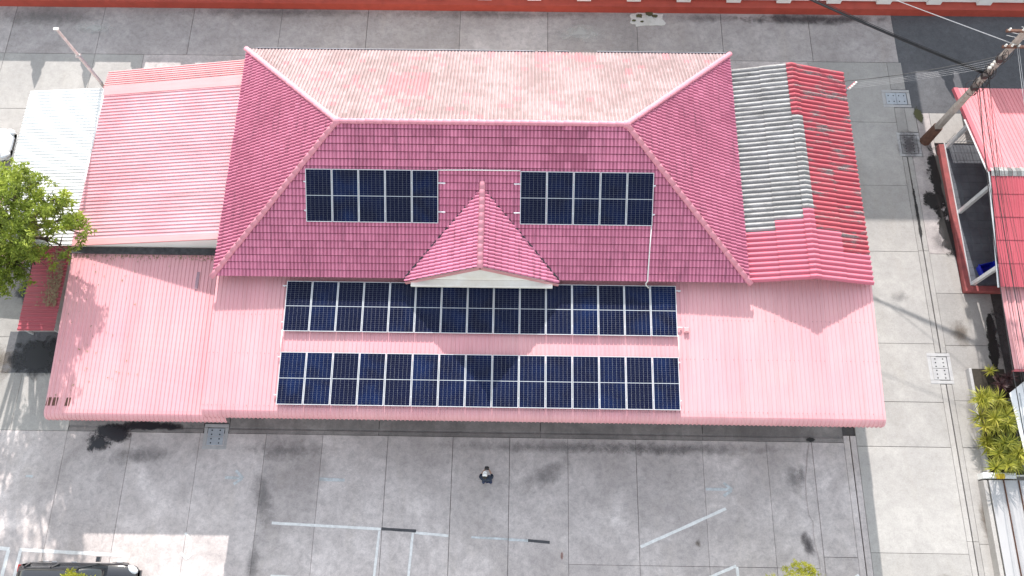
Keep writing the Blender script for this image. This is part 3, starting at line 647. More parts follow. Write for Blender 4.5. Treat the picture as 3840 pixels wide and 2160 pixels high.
# ================================================================== FIBRE-CEMENT SHED
shed = thing('corrugated_shed', 'shed with half grey half red mossy corrugated gable roof', 'shed', (11.8, 16.7, 0))
SX0, SX1, SX2, SZ0, SZ1, SZ2, SY0, SY1 = 9.22, 11.83, 14.36, 4.30, 4.86, 4.22, 11.66, 21.85
CA = .075; NP = 23; pw = (SY1-SY0)/NP
def corr_mb(L, tone):
    m = MB(); K = 17
    pr = [(pw*i/(K-1), CA*(.5-.5*math.cos(4*math.pi*i/(K-1)))**.8) for i in range(K)]
    m.add([(x, 0, z+.012) for x, z in pr] + [(x, L, z) for x, z in pr] + [(x, 0, z) for x, z in pr], [(i, i+1, K+i+1, K+i) for i in range(K-1)] + [(2*K+i, 2*K+i+1, i+1, i) for i in range(K-1)])
    m.t = [min(1, max(0, .1 + .25*tone + .75*z/CA)) for x, z in pr]*3; return m  # valleys toned darker: shading between the waves put into the colour
CM = {}
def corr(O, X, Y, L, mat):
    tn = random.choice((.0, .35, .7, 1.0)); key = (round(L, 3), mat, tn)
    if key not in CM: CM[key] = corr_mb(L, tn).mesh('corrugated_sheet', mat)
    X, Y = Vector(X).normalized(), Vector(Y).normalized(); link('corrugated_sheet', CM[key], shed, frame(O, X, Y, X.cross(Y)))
vl = Vector((SX1-SX0, 0, SZ1-SZ0)); vr = Vector((SX1-SX2, 0, SZ1-SZ2))
capm = {}
for i in range(NP):
    y = SY0 + pw*i
    for c in (0, 1):                                                    # c = 0 the lower course, 1 the one at the ridge
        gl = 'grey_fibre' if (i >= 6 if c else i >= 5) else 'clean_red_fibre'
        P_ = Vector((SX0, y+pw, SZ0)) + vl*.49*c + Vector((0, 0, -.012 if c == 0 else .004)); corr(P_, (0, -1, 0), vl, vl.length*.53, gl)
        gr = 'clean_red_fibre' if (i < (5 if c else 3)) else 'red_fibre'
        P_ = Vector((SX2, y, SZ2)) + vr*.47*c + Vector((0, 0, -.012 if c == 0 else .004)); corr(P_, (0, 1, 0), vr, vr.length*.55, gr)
    km = 'grey_fibre' if i >= 7 and i < 17 else ('red_fibre' if i >= 17 else 'clean_red_fibre')
    if km not in capm:
        m = MB(); K = 17; dl, dr = -vl.normalized()*.24, -vr.normalized()*.24
        pr = [(pw*j/(K-1), CA*(.5-.5*math.cos(4*math.pi*j/(K-1)))**.8) for j in range(K)]
        m.add([(dl.x, x, dl.z+z) for x, z in pr] + [(0, x, z+.012) for x, z in pr] + [(dr.x, x, dr.z+z) for x, z in pr], [(j, K+j, K+j+1, j+1) for j in range(K-1)] + [(K+j, 2*K+j, 2*K+j+1, K+j+1) for j in range(K-1)])
        m.f = [f[::-1] for f in m.f]; m.t = [.2 + .75*z/CA for x, z in pr]*3; capm[km] = m.mesh('ridge_piece', km)  # ridge pieces carry the same painted valley shading
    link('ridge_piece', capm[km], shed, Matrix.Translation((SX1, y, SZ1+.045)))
MB().prism([(9.5, 0), (14.1, 0), (14.1, 4.15), (SX1, SZ1-.1), (9.5, 4.2)], -21.5, -12.3, frame((0, 0, 0), (1, 0, 0), (0, 0, 1), (0, -1, 0))).obj('wall', 'wall_plaster', shed)
MB().box((9.2, 12.0, 4.42), (9.25, 21.6, 4.47)).obj('flashing', 'white_metal', shed)

# ================================================================== SOLAR PANELS
PW, PLn, PP = 1.036, 2.092, 1.058
fr = MB(); e = .02; hz = .035
for a in ((0, 0, PW, e), (0, PLn-e, PW, PLn), (0, e, e, PLn-e), (PW-e, e, PW, PLn-e)): fr.box((a[0], a[1], -hz), (a[2], a[3], .003))
fr_me = fr.mesh('frame', 'aluminium')
bk = MB(); bk.box((e, e, -.012), (PW-e, PLn-e, -.006)); bk_me = bk.mesh('backing_sheet', 'backsheet')
cl = MB(); gx, gy, mid = .0042, .0026, .024
cw = (PW-2*e-.012)/6; ch = (PLn-2*e-.012-mid)/24
for r in range(24):
    for c in range(6):
        x = e+.006+c*cw; y = e+.006+r*ch+(mid if r >= 12 else 0)
        cl.add([(x+gx/2, y+gy/2, -.003), (x+cw-gx/2, y+gy/2, -.003), (x+cw-gx/2, y+ch-gy/2, -.003), (x+gx/2, y+ch-gy/2, -.003)], [(0, 1, 2, 3)])
cl_me = cl.mesh('cells', 'solar_cell')
def panel(O, V, label, grp):
    V = Vector(V).normalized(); M = frame(Vector(O), (1, 0, 0), V, Vector((1, 0, 0)).cross(V))
    o = bpy.data.objects.new('solar_panel', None); COL.objects.link(o); o.matrix_basis = M; reg(o, M); props(o, label, 'solar panel', grp); o.empty_display_size = .2
    link('frame', fr_me, o, M); link('backing_sheet', bk_me, o, M); link('cells', cl_me, o, M, 'stuff')
ORD = ['leftmost', 'second from left', 'third from left', 'fourth from left', 'fifth from left', 'sixth from left', 'seventh from left', 'middle', 'seventh from right', 'sixth from right', 'fifth from right', 'fourth from right', 'third from right', 'second from right', 'rightmost']
O5 = ['leftmost', 'second from left', 'middle', 'second from right', 'rightmost']
P0 = Vector((-9.494, 11.568, 4.118)); dn = Vector((0, -math.cos(.079), -math.sin(.079)))
for row, s in ((0, 2.105), (1, 2*2.105+.841)):
    for i in range(15):
        panel(P0 + dn*s + Vector((i*PP+.011, 0, rn(-.002, .002))), -dn, '%s solar panel in the %s row on the pink canopy' % (ORD[i], ('upper', 'lower')[row]), 'solar panels on the pink canopy')
vt = Vector((0, dY, dZ)).normalized(); nt_ = Vector((1, 0, 0)).cross(vt)
for ux, nm in ((-8.551, 'left of'), (-.02, 'right of')):
    for i in range(5):
        panel(Vector((ux+i*PP+.011, YF, ZE)) + vt*(4.34-2.105) + nt_*.13, vt, '%s solar panel of the tile roof array %s the gable' % (O5[i], nm), 'solar panels on the tile roof')
def rail(p0, p1, label, grp):
    m = MB(); d = (Vector(p1)-Vector(p0)); X = d.normalized(); Z = Vector((0, 0, 1)); Yv = Z.cross(X)
    m.box((0, -.02, -.02), (d.length, .02, .02), frame(p0, X, Yv, Z)); m.box((.03, -.03, -.055), (.09, .03, -.02), frame(p0, X, Yv, Z)); m.box((d.length-.09, -.03, -.055), (d.length-.03, .03, -.02), frame(p0, X, Yv, Z))
    props(m.obj('mounting_rail', 'aluminium'), label, 'rail', grp)
for row, s0 in ((0, 0), (1, 2.105+.841)):
    for k, s in ((0, .2), (1, 1.72)):
        p = P0 + dn*(s0+s) + Vector((0, 0, -.058)); a = (-.17, -.09, -.1, -.12)[row*2+k]; b = (.19, .2, .06, .05)[row*2+k]
        rail(p + Vector((a, 0, 0)), p + Vector((15*PP+b, 0, 0)), '%s aluminium rail under the %s panel row on the canopy' % (('upper', 'lower')[k], ('upper', 'lower')[row]), 'rails under the canopy panels')
for ux, nm, a, b in ((-8.551, 'left', -.08, .27), (-.02, 'right', -.24, .08)):
    for k, s in ((0, .52), (1, 1.66)):
        p = Vector((ux, YF, ZE)) + vt*(4.34-s) + nt_*.072
        rail(p + Vector((a, 0, 0)), p + Vector((5*PP+b, 0, 0)), '%s aluminium rail under the %s array on the tiles' % (('upper', 'lower')[k], nm), 'rails under the tile roof panels')
def pipe(name, pts, r, mat, label, cat, grp=None, n=6): return props(MB().tube(pts, r, n).obj(name, mat, smooth=True), label, cat, grp)
tp = lambda x, s, o=.07: Vector((x, YF, ZE)) + vt*s + nt_*o
pipe('conduit_pipe', [tp(-3.3, 4.33), tp(-2, 4.35), tp(-.02, 4.35)], .024, 'pipe_white', 'white conduit joining the two arrays on the tile roof', 'pipe')
pipe('conduit_pipe', [tp(5.24, 2.3), tp(5.2, 1.2), tp(5.17, .25), tp(5.17, .0), Vector((5.11, 11.55, 4.42)), Vector((5.13, 11.5, 4.3)), Vector((5.25, 11.45, 4.14))], .026, 'pipe_white', 'white conduit running down the tiles from the right array', 'pipe')
pipe('conduit_pipe', [P0 + dn*2.05 + Vector((-.02, 0, -.03)), P0 + dn*3.0 + Vector((-.02, 0, -.03))], .022, 'pipe_white', 'white conduit between the canopy panel rows at their left end', 'pipe')
pipe('conduit_pipe', [P0 + dn*2.05 + Vector((15.89, 0, -.03)), P0 + dn*3.0 + Vector((15.89, 0, -.03))], .022, 'pipe_white', 'white conduit between the canopy panel rows at their right end', 'pipe')
jb = thing('junction_box', 'small pink junction box beside the upper canopy panel row', 'box', (6.75, 9.75, 3.83)); MB().bevbox((6.63, 9.65, 3.82), (6.85, 9.87, 3.93), .02).obj('case', 'pink_metal', jb); MB().bevbox((6.66, 9.68, 3.93), (6.82, 9.84, 3.95), .01).obj('lid', 'faded_rose_metal', jb)

# ================================================================== RIGHT-HAND VERANDA HOUSE
vh = thing('veranda_house', 'open veranda with red sheet roof, white posts and red kerb', 'house', (24, 17, 0))
RZ, RY = 3.38, 17.4; X0 = 20.6
bY, bZ, fY, fZ = 22.6, 1.98, 12.35, 2.42
sheet_roof(vh, (33.7, RY, RZ), (-1, 0, 0), (0, bY-RY, bZ-RZ), 13.1, math.hypot(bY-RY, bZ-RZ), 19, 'salmon_metal', h=.022, rw=.05)
fl = Vector((0, RY-fY, RZ-fZ)); nl = 5
for r in range(nl):
    me = sheet_mb(1.09, fl.length/nl+.06, 10, .02, .06)[0]; 
    for i in range(12):
        key = ('v', r)
        if i == 0: vme = me.mesh('roof_sheet', 'old_red_sheet')
        link('roof_sheet', vme, vh, frame(Vector((X0+i*1.09, fY, fZ)) + fl*(r/nl) + Vector((0, 0, .012*0 + rn(0, .006) - .0)) , (1, 0, 0), (fl.normalized() - Vector((0, 0, .018))).normalized(), Vector((1, 0, 0)).cross((fl.normalized() - Vector((0, 0, .018))).normalized())))
m = MB()
for i in range(70):
    x = X0 + i*.187; m.tone = rn(0, 1); m.add([(x, RY-.22, RZ-.02), (x+.12, RY-.22, RZ-.02), (x+.12, RY, RZ+.05), (x, RY, RZ+.05), (x+.12, RY+.22, RZ-.03), (x, RY+.22, RZ-.03)], [(0, 1, 2, 3), (3, 2, 4, 5)])
    m.add([(x+.12, RY-.22, RZ-.035), (x+.187, RY-.22, RZ-.035), (x+.187, RY, RZ+.03), (x+.12, RY, RZ+.03), (x+.187, RY+.22, RZ-.045), (x+.12, RY+.22, RZ-.045)], [(0, 1, 2, 3), (3, 2, 4, 5)])
m.obj('ridge_flashing', 'grey_fibre', vh)
m = MB(); m.add([(X0-.06, RY, RZ-.16), (X0-.06, RY, RZ+.03), (X0-.06, bY, bZ+.03), (X0-.06, bY, bZ-.16), (X0+.14, RY, RZ+.035), (X0+.14, bY, bZ+.035)], [(3, 2, 1, 0), (1, 2, 5, 4)]); m.obj('barge_board', 'red_metal', vh)
m = MB(); m.tube([(X0-.04, RY, RZ-.08), (X0-.04, fY, fZ-.08)], .04, 6); m.tube([(X0-.07, RY, RZ-.12), (X0-.07, bY-2, bZ+.4)], .04, 6); m.obj('edge_trim', 'steel_white', vh)
yy = [12.55, 8.85]; zz = [2.12, 1.95]
lr = Vector((0, yy[0]-yy[1], zz[0]-zz[1])); sheet_roof(vh, (20.78, yy[1], zz[1]), (1, 0, 0), lr, 9.0, lr.length, 9, 'faded_rose_metal', 'lower_roof_sheet', nr=3, h=.05, rw=.14)
m = MB(); m.box((20.78, yy[1]-.06, zz[1]-.2), (29.8, yy[1]-.02, zz[1]+.03)); m.obj('fascia', 'red_metal', vh)
MB().box((20.62, 13.22, 0), (30, 20.6, .22)).obj('floor', 'floor_tile', vh)
ft = MB(); ft.bevbox((-.196, -.196, 0), (.196, .196, .02), .006); ft_me = ft.mesh('floor_tile', 'floor_tile')
for i in range(6):
    for j in range(18): link('floor_tile', ft_me, vh, Matrix.Translation((20.87+.4*i, 13.48+.4*j, .222+rn(0, .003))))
m = MB(); m.bevbox((20.36, 12.92, -.05), (20.62, 20.55, .26), .02); m.bevbox((20.62, 12.92, -.05), (30, 13.2, .26), .02); m.obj('kerb', 'dull_red_paint', vh)
m = MB(); m.box((20.6, 13.22, .22), (20.64, 20.6, .30)); m.obj('kerb_rail', 'steel_white', vh)
for y, z in ((20.4, 2.52), (16.9, 3.22), (13.3, 2.56)): MB().bevbox((20.66, y-.08, .24), (20.82, y+.08, z), .01).obj('post', 'steel_white', vh)
MB().box((24.6, 13.2, 0), (32, 20.4, 2.5)).obj('wall', 'wall_plaster', vh)
rl = thing('metal_railing', 'low grey metal railing at the end of the veranda', 'railing', (21.5, 20.85, .2))
m = MB(); m.tube([(20.75, 20.7, .3), (22.6, 20.7, .3)], .015, 6); m.tube([(20.95, 20.75, .95), (22.6, 20.75, .95)], .015, 6); m.obj('rail', 'gutter_steel', rl)
for i in range(11): MB().tube([(20.85+.16*i, 20.7, .05), (20.85+.16*i, 20.75, .95)], .011, 6).obj('bar', 'gutter_steel', rl)
bb = thing('plastic_tub', 'open blue plastic tub on the veranda floor by the post', 'tub', (21.3, 13.95, .25))
m = MB(); Mb = Matrix.Translation((21.35, 13.92, .25)) @ Matrix.Rotation(.25, 4, 'Z')
o_ = [(-.36, -.24), (.36, -.24), (.36, .24), (-.36, .24)]; vs = [(x*.85, y*.85, 0) for x, y in o_] + [(x, y, .42) for x, y in o_] + [(x*.92, y*.92, .42) for x, y in o_] + [(x*.8, y*.8, .03) for x, y in o_]
fs = [(3, 2, 1, 0)] + [(i, (i+1) % 4, 4+(i+1) % 4, 4+i) for i in range(4)] + [(4+i, 4+(i+1) % 4, 8+(i+1) % 4, 8+i) for i in range(4)] + [(8+i, 8+(i+1) % 4, 12+(i+1) % 4, 12+i) for i in range(4)] + [(12, 13, 14, 15)]
m.add([Mb @ Vector(v) for v in vs], fs); m.obj('body', 'blue_plastic', bb)
m = MB(); [m.box((a, -.26, .40), (b, .26, .44), Mb) for a, b in ((-.39, -.35), (.35, .39))]; m.obj('rim', 'blue_plastic', bb)
# metal deck, awning and planter at the lower right
dk_ = thing('metal_deck_roof', 'pale grey standing-seam metal roof at the lower right edge', 'roof', (21, 0, 0))
MB().box((19.72, -9, .02), (30, 4.42, .46)).obj('wall', 'wall_plaster', dk_)
for i in range(12): MB().box((19.7+.62*i, -9, .47), (19.7+.62*i+.575, 4.45, .50)).obj('roof_sheet', 'grey_metal', dk_); MB().box((19.7+.62*i+.585, -9, .47), (19.7+.62*i+.61, 4.45, .56)).obj('seam', 'rust', dk_)
MB().box((19.5, -9, 0), (19.66, 4.45, .44)).obj('kerb', 'pale_concrete', dk_)
aw = thing('white_awning', 'plain white sheet awning behind the leafy shrubs', 'awning', (22, 7, 0))
m = MB(); m.prism([(21.0, 5.2), (27, 5.2), (27, 10.0), (21.75, 8.65), (20.85, 8.0)], 1.16, 1.2); m.obj('roof_sheet', 'white_metal', aw); posts(aw, [(21.2, 5.4), (21.3, 7.9), (26.5, 5.4), (26.5, 9)], 1.16, .03)
m = MB(); m.tube([(21.15, 5.25, 1.23), (21.25, 8.0, 1.23)], .015, 6); m.obj('cable_clip', 'gutter_steel', aw)
pl = thing('planter_bed', 'white-edged planter bed holding the yellow-green shrubs', 'planter', (20.5, 6.6, 0))
m = MB(); m.box((19.95, 4.76, .0), (21.4, 9.3, .22)); m.obj('soil', 'planter_soil', pl)
MB().bevbox((19.52, 4.52, 0), (20.9, 4.76, .48), .02).obj('end_wall', 'white_paint', pl)
m = MB(); m.bevbox((19.82, 4.78, 0), (19.95, 9.3, .3), .02); m.obj('kerb', 'cover_concrete', pl)
yb_ = thing('yellow_crate', 'small yellow slatted crate on the planter end wall', 'crate', (20.17, 4.6, .48)); m = MB()
m.box((20.04, 4.5, .481), (20.30, 4.70, .50)); m.obj('base', 'yellow_plastic', yb_)
for i in range(5): MB().box((20.04+.055*i, 4.5, .50), (20.075+.055*i, 4.70, .68)).obj('slat', 'yellow_plastic', yb_)
pipe('steel_pipe', [(20.3, 4.62, .62), (22.5, 4.66, .62)], .03, 'steel_white', 'pale steel pipe lying beside the yellow crate', 'pipe')

# ================================================================== POLES AND CABLES
UP_ = (19.85, 20.85)
up = thing('utility_pole', 'tall brown concrete utility pole tangled with wires', 'pole', (*UP_, 0))
m = MB(); sc_ = .155
vs = []
for z, s in ((0, .15), (10.5, .095)): vs += [(UP_[0]+a*s, UP_[1]+b*s, z) for a, b in ((-1, -.75), (1, -.75), (1, .75), (-1, .75))]
m.add(vs, [(i, (i+1) % 4, 4+(i+1) % 4, 4+i) for i in range(4)] + [(4, 5, 6, 7)]); m.obj('shaft', 'pole_concrete', up)
m = MB(); m.tube([(UP_[0], UP_[1], .02), (UP_[0], UP_[1], 1.3)], [.27, .24], 10); m.obj('rusty_sleeve', 'rust', up)
for z, L_, nm in ((7.6, .5, 1), (8.6, .9, 1)):
    MB().box((UP_[0]-L_, UP_[1]-.17, z), (UP_[0]+L_, UP_[1]-.07, z+.09)).obj('crossarm', 'rust', up)
    for k in range(4): MB().tube([(UP_[0]-L_+.1+k*(2*L_-.2)/3, UP_[1]-.12, z+.09), (UP_[0]-L_+.1+k*(2*L_-.2)/3, UP_[1]-.12, z+.2)], [.045, .03], 8).obj('insulator', 'insulator', up)
for k in range(4): MB().tube([(UP_[0]-.16, UP_[1]-.1, 6.2+k*.2), (UP_[0]-.28, UP_[1]-.1, 6.2+k*.2)], .05, 8).obj('insulator', 'insulator', up)
for zc, n_ in ((5.75, 9), (4.9, 7), (6.9, 5)):
    m = MB()
    for k in range(n_):
        c = Vector((UP_[0]+rn(-.15, .1), UP_[1]-.12+rn(-.1, .1), zc+rn(-.3, .3))); R_ = rn(.12, .3); ax = rn(0, 3); pts = []
        for j in range(13):
            a = 2*math.pi*j/12; pts.append(c + Vector((math.cos(a)*R_*math.cos(ax), math.cos(a)*R_*math.sin(ax)+.1*math.sin(a), math.sin(a)*R_*1.2)))
        m.tube(pts, .012, 5)
    m.bevbox((UP_[0]-.32, UP_[1]-.3, zc-.1), (UP_[0]-.1, UP_[1]-.1, zc+.12), .02)
    m.obj('wire_coil', 'wire_clutter', up)
an = thing('tv_antenna', 'fishbone antenna with pale rods near the pole top', 'antenna', (20.2, 20.5, 8))
m = MB(); m.tube([(UP_[0]+.05, UP_[1]+.12, 7.9), (20.6, 21.2, 8.5)], .018, 6); m.obj('boom', 'cable_pale', an)
for k in range(6):
    c = Vector((UP_[0]+.05, UP_[1]+.12, 7.9)).lerp(Vector((20.6, 21.2, 8.5)), k/5); MB().tube([c+Vector((-.45, .12, 0)), c+Vector((.4, -.12, 0))], .011, 5).obj('rod', 'cable_pale', an)
def cable(p0, p1, sag, r, mat, label, grp, n=18):
    p0, p1 = Vector(p0), Vector(p1); pts = [p0.lerp(p1, i/n) - Vector((0, 0, 4*sag*(i/n)*(1-i/n))) for i in range(n+1)]
    pipe('overhead_cable', pts, r, mat, label, 'cable', grp, 5)
rk = thing('insulator_rack', 'small bracket with four white insulators at the shed eave', 'bracket', (14.4, 20.9, 4))
m = MB(); Mk = Matrix.Translation((14.42, 20.95, 4.15)) @ Matrix.Rotation(.75, 4, 'Z'); m.box((-.05, -.02, -.03), (.62, .02, .03), Mk); m.obj('arm', 'red_metal', rk); m = MB(); m.box((.0, -.06, -.3), (.05, .0, .1), Mk); m.obj('strut', 'gutter_steel', rk)
RKP = []
for k in range(4):
    p = Mk @ Vector((.14+.14*k, -.06, .06)); RKP.append(p); MB().tube([p-Vector((0, 0, .06)), p+Vector((0, 0, .07))], .045, 8).obj('insulator', 'insulator', rk)
for k in range(4): cable(RKP[k], (UP_[0]-.28, UP_[1]-.1, 6.2+k*.2), .12+.03*k, .0032, 'cable_pale', '%s of the four pale wires from shed to pole' % ('lowest', 'second lowest', 'second highest', 'highest')[k], 'service wires to the shed')
E_ = Vector((UP_[0]-.15, UP_[1]-.1, 5.75))
for k, (dx, r) in enumerate(((0, .042), (.25, .02), (.5, .014))):
    cable(E_ + Vector((0, 0, .08*k)), Vector((13.1, 24.06, 6.3)) + (Vector((13.1, 24.06, 6.3))-E_)*1.6 + Vector((dx, 0, .2*k)), .35+.1*k, r, 'cable_black', ('thick black cable', 'thinner black cable under the thick one', 'thinnest black cable beside the thick one')[k] + ' slanting from pole to top edge', 'black cables over the lane')
Q = Vector((UP_[0], UP_[1]-.12, 7.8))
for k in range(2): cable(Q+Vector((-.06*k, 0, -.02)), Vector((15.1-.12*k, 22.95+.05*k, 7.9)) + (Vector((15.1, 22.9, 7.9))-Q)*1.8, .05, .009, 'cable_pale', ('right', 'left')[k] + ' wire of the pale pair crossing the top right lane', 'pale power wires')
cable((14.2, 21.3, 4.3), (UP_[0], UP_[1]-.1, 7.1), .25, .013, 'cable_black', 'thin dark wire from the shed corner up to the pole', None)
for k in range(2): cable(Q+Vector((.06+.07*k, 0, -.1)), (19.7+.12*k, -12, 8.2), 1.3, .010, 'cable_pale', ('left', 'right')[k] + ' wire of the pale pair running over the red roof', 'pale wires over the red roof')
for k in range(11):
    z0 = 4.75+.22*(k % 6)+rn(-.05, .05); x1 = 18.9+.16*k
    cable((UP_[0]+rn(-.05, .1), UP_[1]-.15, z0), (x1, -12, 5.6+rn(-.2, .9)), 1.0+rn(-.3, .6), (.018 if k in (1, 2) else .007), 'cable_black', '%s dark cable, counted from the left, over the red veranda roof' % ('first', 'second', 'third', 'fourth', 'fifth', 'sixth', 'seventh', 'eighth', 'ninth', 'tenth', 'eleventh')[k], 'dark cables over the veranda roof')
lp = thing('lamp_post', 'slim pale post standing at the corner of the white roof', 'post', (-19.62, 21.7, 0))
m = MB(); m.tube([(-19.62, 21.7, 0), (-19.62, 21.7, 6.85)], [.085, .06], 8); m.obj('shaft', 'pale_pole', lp)
m = MB(); m.bevbox((-19.74, 21.64, 6.85), (-19.52, 21.76, 6.9), .01); m.obj('cap', 'insulator', lp)
m = MB(); m.tube([(-19.5, 21.66, 3), (-19.51, 21.65, 5.1)], .03, 6); m.obj('conduit', 'gutter_steel', lp); MB().bevbox((-19.72, 21.6, 5.0), (-19.52, 21.78, 5.08), .02).obj('clamp', 'pale_pole', lp)

# ================================================================== VEGETATION
def leaf(m, p, d, up, L, wd, droop=.2):
    d = d.normalized(); s = d.cross(up); s = s.normalized() if s.length > 1e-4 else d.orthogonal().normalized(); n = s.cross(d)
    q = p + d*L*.5 + n*L*.06; t_ = p + d*L - n*L*droop
    m.add([p, q - s*wd/2, t_, q + s*wd/2], [(0, 1, 2), (0, 2, 3)])
def rand_dir():
    z = rn(-1, 1); a = rn(0, 6.283); r = math.sqrt(1-z*z); return Vector((r*math.cos(a), r*math.sin(a), z))
def tree(base, lobes, label, mat, n_clump, n_leaf, L, wd, trunk_r, spread=.3, upb=.5, kind='tree', flat=1, gaps=-.9):
    base = Vector(base); t_ = thing(kind, label, 'tree', base)
    cz = min(l[0][2] for l in lobes); fork = Vector((base.x+.1, base.y, max(.6, cz*.45)))
    m = MB(); m.tube([base, base.lerp(fork, .5)+Vector((.08, .03, 0)), fork], [trunk_r*1.25, trunk_r, trunk_r*.85], 9); m.obj('trunk', 'bark', t_, smooth=True)
    lm = MB()
    for (c, r) in lobes:
        c = Vector(c); mid_ = fork.lerp(c, .5) + Vector((rn(-.3, .3), rn(-.3, .3), rn(0, .3)))
        lm.tube([fork, mid_, c], [trunk_r*.6, trunk_r*.38, trunk_r*.15], 6)
        for k in range(7): lm.tube([c.lerp(mid_, rn(0, .6)), c + rand_dir()*r*.75], [trunk_r*.16, trunk_r*.04], 5)
    lm.obj('limbs', 'bark', t_, smooth=True)
    cr = MB(); tot = sum(l[1]**2 for l in lobes)
    for c, r in lobes:
        c = Vector(c)
        for k in range(int(n_clump*r*r/tot)):
            d = rand_dir(); d.z = d.z if d.z > -.3 else -d.z*.6
            rad = r*(rn(.35, 1)**.5)*(1 + .28*noise.noise(c + d*2.1)); p = c + Vector((d.x*rad, d.y*rad, d.z*rad*flat))
            if noise.noise(p*1.15 + Vector((3, 1, 7))) < gaps: continue
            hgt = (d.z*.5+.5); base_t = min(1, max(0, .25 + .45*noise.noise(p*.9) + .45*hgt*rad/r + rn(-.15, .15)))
            for j in range(n_leaf):
                e_ = rand_dir(); e_.z = abs(e_.z)*upb*1.4 - .15
                cr.tone = min(1, max(0, base_t + rn(-.22, .22)))
                leaf(cr, p + rand_dir()*spread*rn(0, .35), e_, Vector((rn(-.4, .4), rn(-.4, .4), 1)), L*rn(.7, 1.25), wd*rn(.75, 1.2))
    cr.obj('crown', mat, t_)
    return t_
tree((-22.6, 14.6, 0), [((-20.9, 14.6, 4.9), 1.7), ((-19.5, 13.2, 4.4), 1.25), ((-21.6, 12.9, 4.3), 1.5), ((-21.6, 15.0, 5.0), 1.4), ((-18.9, 13.9, 4.7), .9), ((-23.4, 13.6, 6.4), 2.2), ((-24.6, 11.6, 6.0), 2.0), ((-21.2, 11.7, 3.8), .95), ((-20.1, 12.2, 3.9), .8), ((-23.2, 12.4, 7.8), 1.6), ((-22.6, 10.6, 6.0), 1.5), ((-18.95, 14.5, 5.4), .8), ((-19.3, 13.3, 6.0), .85), ((-19.5, 12.5, 5.9), .8), ((-19.9, 14.2, 6.4), .9), ((-20.4, 12.8, 7.0), .9), ((-18.3, 13.6, 4.4), .65), ((-18.9, 12.9, 4.4), .7), ((-21.2, 13.8, 5.6), 1.0), ((-20.6, 11.9, 4.6), .8)],
     'big bright green tree overhanging the roofs at the left edge', 'tree_leaf', 3600, 15, .18, .055, .2, .42, gaps=-.08)
tree((10.9, -1.6, 0), [((10.75, .25, 2.6), .8), ((11.7, -.2, 2.5), .75), ((9.9, -.3, 2.4), .85), ((11.0, -1.4, 3.0), 1.1), ((12.6, -.5, 2.3), .6)], 'feathery yellow-green sapling at the bottom edge right of centre', 'feather_leaf', 900, 26, .075, .022, .06, .3, .6)
tree((-16.3, -1.3, 0), [((-16.2, -.3, 3.6), .55), ((-15.6, -.45, 3.7), .45), ((-16.9, -.6, 3.5), .5), ((-16.3, -1.3, 3.8), .9)], 'yellow-green treetop above the black car at the bottom left', 'feather_leaf', 500, 18, .13, .045, .08, .3, .6)
def rosette_shrub(name, base, heads, mat, label, nl, L, wd, grp=None):
    base = Vector(base); t_ = thing(name, label, 'shrub', base, group=grp); st = MB(); lv = MB()
    for h in heads:
        h = Vector(h); st.tube([base + Vector((rn(-.1, .1), rn(-.1, .1), 0)), base.lerp(h, .55), h], [.045, .035, .025], 6)
        for k in range(nl):
            a = rn(0, 6.283); el = rn(-.15, 1.25); d = Vector((math.cos(a)*math.cos(el), math.sin(a)*math.cos(el), math.sin(el))); Lk = L*rn(.7, 1.1); s = d.cross(Vector((0, 0, 1))).normalized() if abs(d.z) < .99 else Vector((1, 0, 0)); pts = []
            lv.tone = min(1, max(0, .5 + .35*noise.noise(h*1.3) + rn(-.35, .35))); vs = []; p = h.copy(); dd = d.copy()
            for j in range(5):
                ww = wd*(.55, 1, .9, .6, .05)[j]; vs += [p - s*ww/2, p + s*ww/2]; p = p + dd*Lk/4; dd = (dd + Vector((0, 0, -.24))).normalized()
            lv.add(vs, [(2*j, 2*j+1, 2*j+3, 2*j+2) for j in range(4)])
    st.obj('stem', 'bark', t_, smooth=True); lv.obj('leaves', mat, t_)
hd = lambda c, n_, r, z: [(c[0]+rn(-r, r), c[1]+rn(-r, r), z+rn(-.3, .35)) for _ in range(n_)]
rosette_shrub('dracaena_shrub', (20.55, 7.3, .2), hd((20.2, 7.3), 20, .7, .8), 'palm_leaf', 'large yellow-green spiky shrub in the middle of the planter bed', 60, .58, .032, 'spiky shrubs in the planter')
rosette_shrub('dracaena_shrub', (20.6, 5.6, .2), hd((20.35, 5.5), 17, .65, .75), 'palm_leaf', 'green spiky shrub at the planter end by the yellow crate', 60, .56, .034, 'spiky shrubs in the planter')
rosette_shrub('dracaena_shrub', (20.6, 9.0, .2), [(20.55, 9.1, .6)], 'palm_leaf', 'small green spiky plant at the far end of the planter', 30, .38, .035, 'spiky shrubs in the planter')
rosette_shrub('cordyline_shrub', (20.95, 8.6, .2), hd((21.0, 8.55), 6, .3, .7), 'purple_leaf', 'dark purple spiky shrub between planter bed and white awning', 40, .4, .05)
